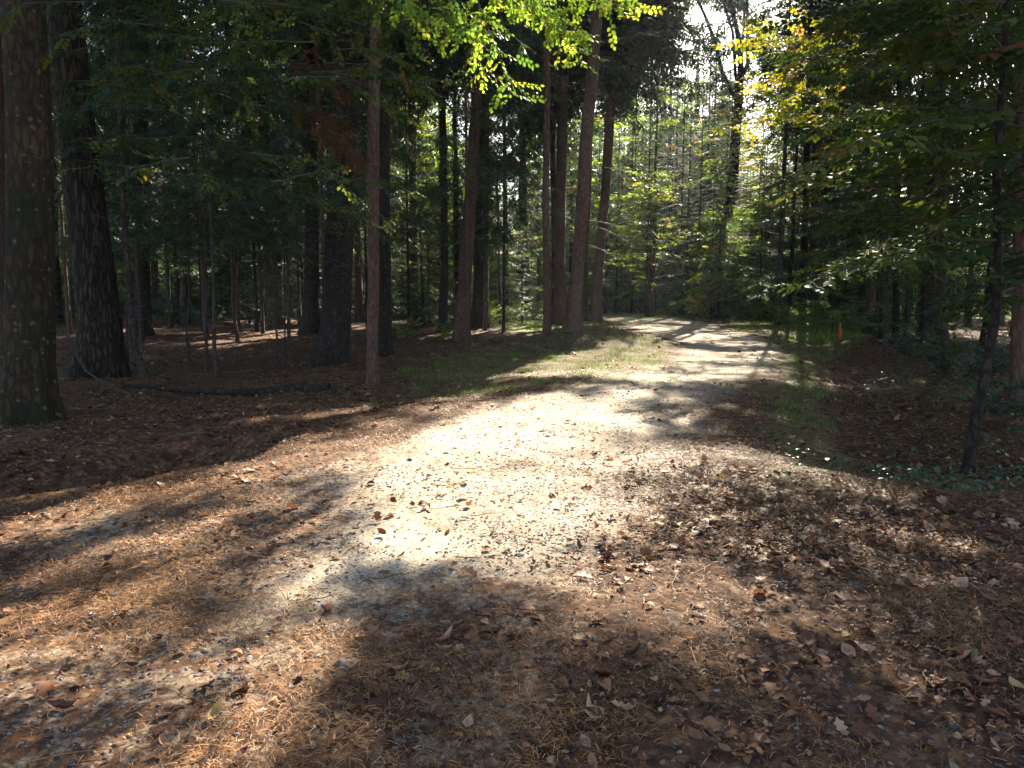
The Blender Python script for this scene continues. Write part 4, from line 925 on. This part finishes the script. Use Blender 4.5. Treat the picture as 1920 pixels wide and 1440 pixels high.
# the same tree's shaded boughs, left
cv = []
for k in range(62):
    u0 = rb.uniform(120, 640); v0 = rb.uniform(-160, 350); Y0 = rb.uniform(8, 12.5); du = rb.uniform(90, 260) * rb.choice([-1, 1], p=[.3, .7])
    cv.append(img_curve([(u0, v0), (u0 + du * .5, v0 + rb.uniform(-25, 20)), (u0 + du, v0 + rb.uniform(0, 60))], Y0, Y0 + rb.uniform(-.8, .8)))
for k in range(10):
    u0 = rb.uniform(560, 760); v0 = rb.uniform(-120, 40); Y0 = rb.uniform(8, 10)
    cv.append(img_curve([(u0, v0), (u0 + 70, v0 + 30), (u0 + 130, v0 + rb.uniform(20, 80))], Y0, Y0 + .5))
link('shaded_spray_foliage', mesh_from('shaded_spray_foliage', bough(cv, rb, LSP, .24, .13, ent(e), prune=True, roll=.45), [M_BEECH_SHADE, M_TWIG]), e)
# dark drooping conifer boughs of the furrowed tree
cv = []
for k in range(60):
    u0 = rb.uniform(130, 700); v0 = rb.uniform(-60, 400); Y0 = rb.uniform(12.5, 17); du = rb.uniform(60, 200) * rb.choice([-1, 1])
    cv.append(img_curve([(u0, v0), (u0 + du * .5, v0 + 8), (u0 + du, v0 + rb.uniform(10, 60))], Y0, Y0 + rb.uniform(-1, 1)))
e = BEECH[1]
cr_ = []
for k in range(16):
    u0 = rb.uniform(470, 640); v0 = rb.uniform(200, 290) if k % 2 else rb.uniform(20, 240); Y0 = rb.uniform(12, 14.5)
    cr_.append(img_curve([(u0, v0), (u0 + 30, v0 + 6), (u0 + rb.uniform(50, 90), v0 + 30)], Y0, Y0 + .4))
link('withered_spray_foliage', mesh_from('withered_spray_foliage', bough(cr_, rb, SPR_FINE, .3, .14, ent(e), prune=False, drop=.4), [M_RUST, M_TWIG]), e)
link('drooping_spray_foliage', mesh_from('drooping_spray_foliage', bough(cv, rb, SPR_FINE, .34, .16, ent(e), prune=False, drop=.5), [M_SPRUCE, M_TWIG]), e)
# yellow and dull green boughs reaching in from the right
e = BEECH[2]
cv = [img_curve(p, a, b) for p, a, b in (
    ([(1640, 60), (1560, 70), (1480, 75), (1410, 90)], 11, 12), ([(1620, 110), (1540, 115), (1470, 125)], 11, 12), ([(1600, 200), (1500, 175), (1420, 165)], 11.5, 12), ([(1640, 215), (1530, 205), (1440, 205), (1395, 225)], 11, 12),
    ([(1600, 160), (1520, 165), (1450, 190)], 11.5, 12.5), ([(1560, 240), (1480, 225), (1400, 245)], 11, 12), ([(1560, 30), (1500, 35), (1440, 60)], 12, 13))]
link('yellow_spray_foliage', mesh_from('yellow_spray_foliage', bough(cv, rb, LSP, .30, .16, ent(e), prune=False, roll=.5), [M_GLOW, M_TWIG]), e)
cv = []
for k in range(66):
    u0 = rb.uniform(1600, 2050); v0 = rb.uniform(-120, 520); Y0 = rb.uniform(7, 13); du = -rb.uniform(80, 260)
    cv.append(img_curve([(u0, v0), (u0 + du * .5, v0 + rb.uniform(-20, 15)), (max(1490 + v0 * .08, u0 + du), v0 + rb.uniform(0, 50))], Y0, Y0 + rb.uniform(-.8, .8)))
link('shaded_spray_foliage', mesh_from('shaded_spray_foliage', bough(cv, rb, LSP, .26, .14, ent(e), prune=False, roll=.45), [M_BEECH_SHADE, M_TWIG]), e)
# ------------------------------------------------------------------ small things
log_pts = [ground_at(u, v) for u, v in ((232, 733), (330, 737), (420, 742), (500, 741), (560, 734), (618, 733))]
lp = np.array(log_pts) + np.array([0, 0, .05]); lp[0, 2] += .05
P2, R2 = resample(lp - lp[3], [.025, .035, .05, .065, .085, .08], .07)
tag(link('fallen_log', mesh_from('fallen_log', [tube(P2, R2, 12, 0, .3, .15)], [B_DARK], smooth=True), None, tuple(lp[3])), 'long dark fallen bough lying on the shaded litter left of the path', 'log')
lp = np.array([at_y(118, 610, 13.4), at_y(140, 660, 12.9), at_y(160, 695, 12.4), at_y(200, 722, 11.9), at_y(250, 748, 11.4)])
lp[-1, 2] = float(height(lp[-1, 0], lp[-1, 1])) + .02
P2, R2 = resample(lp - lp[-1], [.008, .012, .016, .02, .022], .1)
tag(link('fallen_branch', mesh_from('fallen_branch', [tube(P2, R2, 8, 0, .3, .1)], [B_THIN], smooth=True), None, tuple(lp[-1])), 'thin bare branch leaning against the foot of the big furrowed trunk', 'branch')

# ------------------------------------------------------------------ air
hm, ht, ho = newmat('haze_air'); vp = ht.nodes.new('ShaderNodeVolumePrincipled'); vp.inputs['Density'].default_value = .00028
vp.inputs['Color'].default_value = (.80, .88, 1, 1); vp.inputs['Anisotropy'].default_value = .3; ht.links.new(vp.outputs[0], ho.inputs['Volume'])
hv = np.array([(x, y, z) for z in (-4, 48) for y in (-60, 460) for x in (-460, 460)], float)
hf = np.array([(0, 2, 3, 1), (4, 5, 7, 6), (0, 1, 5, 4), (2, 6, 7, 3), (0, 4, 6, 2), (1, 3, 7, 5)])
tag(link('haze', mesh_from('haze', [(hv, hf, 0, .5)], [hm])), 'thin bluish air between the trees of the forest', 'haze', kind='stuff')

# ------------------------------------------------------------------ small things beyond the bend and beside the path
b = ground_at(1574, 637); e = bpy.data.objects.new('marker_post', None); COL.objects.link(e); e.location = b; e.rotation_euler = (R(2), R(-3), .4)
tag(e, 'short bright orange marker post standing at the edge of the tall grass', 'marker post')
M_OR = plainmat('orange_paint', (.62, .13, .025), .55)
def prism(w, d, z0, z1, bev=.008):
    o = []
    for z, q in ((z0, bev), (z0 + bev, 0), (z1 - bev, 0), (z1, bev)):
        o += [(sx * (w / 2 - q), sy * (d / 2 - q), z) for sx, sy in ((-1, -1), (1, -1), (1, 1), (-1, 1))]
    F = [(4 * r + k, 4 * r + (k + 1) % 4, 4 * r + 4 + (k + 1) % 4, 4 * r + 4 + k) for r in range(3) for k in range(4)] + [(3, 2, 1, 0), (12, 13, 14, 15)]
    return np.array(o), np.array(F), 0, .5
link('post', mesh_from('post', [prism(.07, .05, -.1, .50)], [M_OR]), e)
link('cap', mesh_from('cap', [prism(.095, .07, .50, .56)], [M_OR]), e)
BUSH = Crown('leafy_crown', 480, LSP, [M_YELLOW, M_TWIG], nb=34, z0=.05, z1=.75, Lf=const(.62), pitch=.7, droop=.2, tip=0, hang=.1, gap=.12, lat=.4, sl=.2)
BUSHD = Crown('leafy_crown', 482, LSP, [M_COVER, M_TWIG], nb=34, z0=.05, z1=.75, Lf=const(.7), pitch=.7, droop=.2, tip=0, hang=.1, gap=.12, lat=.4, sl=.22)
BUSHG = Crown('leafy_crown', 481, LSP, [M_FRESH, M_TWIG], nb=34, z0=.05, z1=.75, Lf=const(.7), pitch=.7, droop=.2, tip=0, hang=.1, gap=.12, lat=.4, sl=.22)
def bush(u, v, k, cr, lab, grp=None):
    p = ground_at(u, v); e = bpy.data.objects.new('bush', None); COL.objects.link(e); e.location = p; tag(e, lab, 'bush', grp)
    link('crown', cr.mesh(p, u, k, False), e, (0, 0, 0), u, k)
bush(1322, 600, 1.5, BUSH, 'small glowing yellow bush at the outer edge of the bend')
bush(1296, 580, 1.3, BUSH, 'smaller yellow bush set back in the thicket beyond the bend')
bush(1186, 583, 1.8, BUSHG, 'low green bush where the path vanishes')
for (u, v, k) in ((1258, 584, 1.1), (1385, 598, 1.2), (1420, 602, 1.0), (1470, 612, 1.2), (1505, 618, 1.0), (965, 606, 1.0), (1010, 600, 1.2), (915, 612, .9), (1640, 640, 1.1), (1710, 680, .9), (1765, 700, .8), (1850, 720, .9), (1880, 800, .7), (760, 640, .8), (842, 640, .7)):
    bush(u, v, k * .8, BUSHD if u > 1600 else BUSHG, 'low dark leafy shrub beside the ditch at the right' if u > 1600 else 'low leafy green shrub at the edge of the trees', 'low dark shrubs by the ditch' if u > 1600 else 'low green shrubs')
def heap(u, v, w, h, n, lab, seed):
    p = ground_at(u, v); r = np.random.default_rng(seed); cv = []
    for k in range(n):
        a = r.uniform(0, 6.28); q = p + np.array([r.normal(0, w * .35), r.normal(0, w * .2), 0]); d = np.array([math.cos(a), math.sin(a), 0]) * r.uniform(.4, 1) * w * .5
        cv.append([q - d + [0, 0, .03], q + [0, 0, r.uniform(.3, 1) * h], q + d + [0, 0, r.uniform(.02, .5) * h]])
    e = bpy.data.objects.new('brush_heap', None); COL.objects.link(e); e.location = p; tag(e, lab, 'brush heap')
    link('twigs_foliage', mesh_from('twigs_foliage', bough(cv, r, SPR_FINE, .35, .22, np.array(p), prune=False, wood=.012), [M_SPRUCE, M_TWIG]), e)
heap(1222, 587, 3.6, 1.5, 40, 'dark heap of cut conifer boughs where the path vanishes', 1)
heap(1352, 597, 2.2, .9, 26, 'dark brush heap between the yellow bush and the broad young spruce', 2)
ch = []
for (u0, v0, n, sp) in ((1592, 618, 420, .8), (1545, 618, 380, .9), (1615, 612, 260, .7), (1525, 640, 160, .8)):
    p = ground_at(u0, v0); x = p[0] + RNG.normal(0, sp * .5, n); y = p[1] + RNG.normal(0, sp * .6, n); ch += blades(x, y, .2, .6, .026)
tag(link('tall_grass', mesh_from('tall_grass', ch, [M_GRASS])), 'tall arching green grass round the orange marker post', 'tall grass', kind='stuff')
lp = np.array([ground_at(u, v) for u, v in ((955, 590), (985, 587), (1012, 588))]) + np.array([0, 0, .18])
P2, R2 = resample(lp - lp[1], [.16, .19, .17], .2)
M_PALE = barkmat('weathered_wood', (.10, .085, .07), (.24, .21, .17), (.36, .32, .27), 3, 10, .5)
tag(link('fallen_log', mesh_from('fallen_log', [tube(P2, R2, 12, 0, .3, .1)], [M_PALE], smooth=True), None, tuple(lp[1])), 'pale weathered log lying in the sunlit grass behind the mossy trunk', 'log')
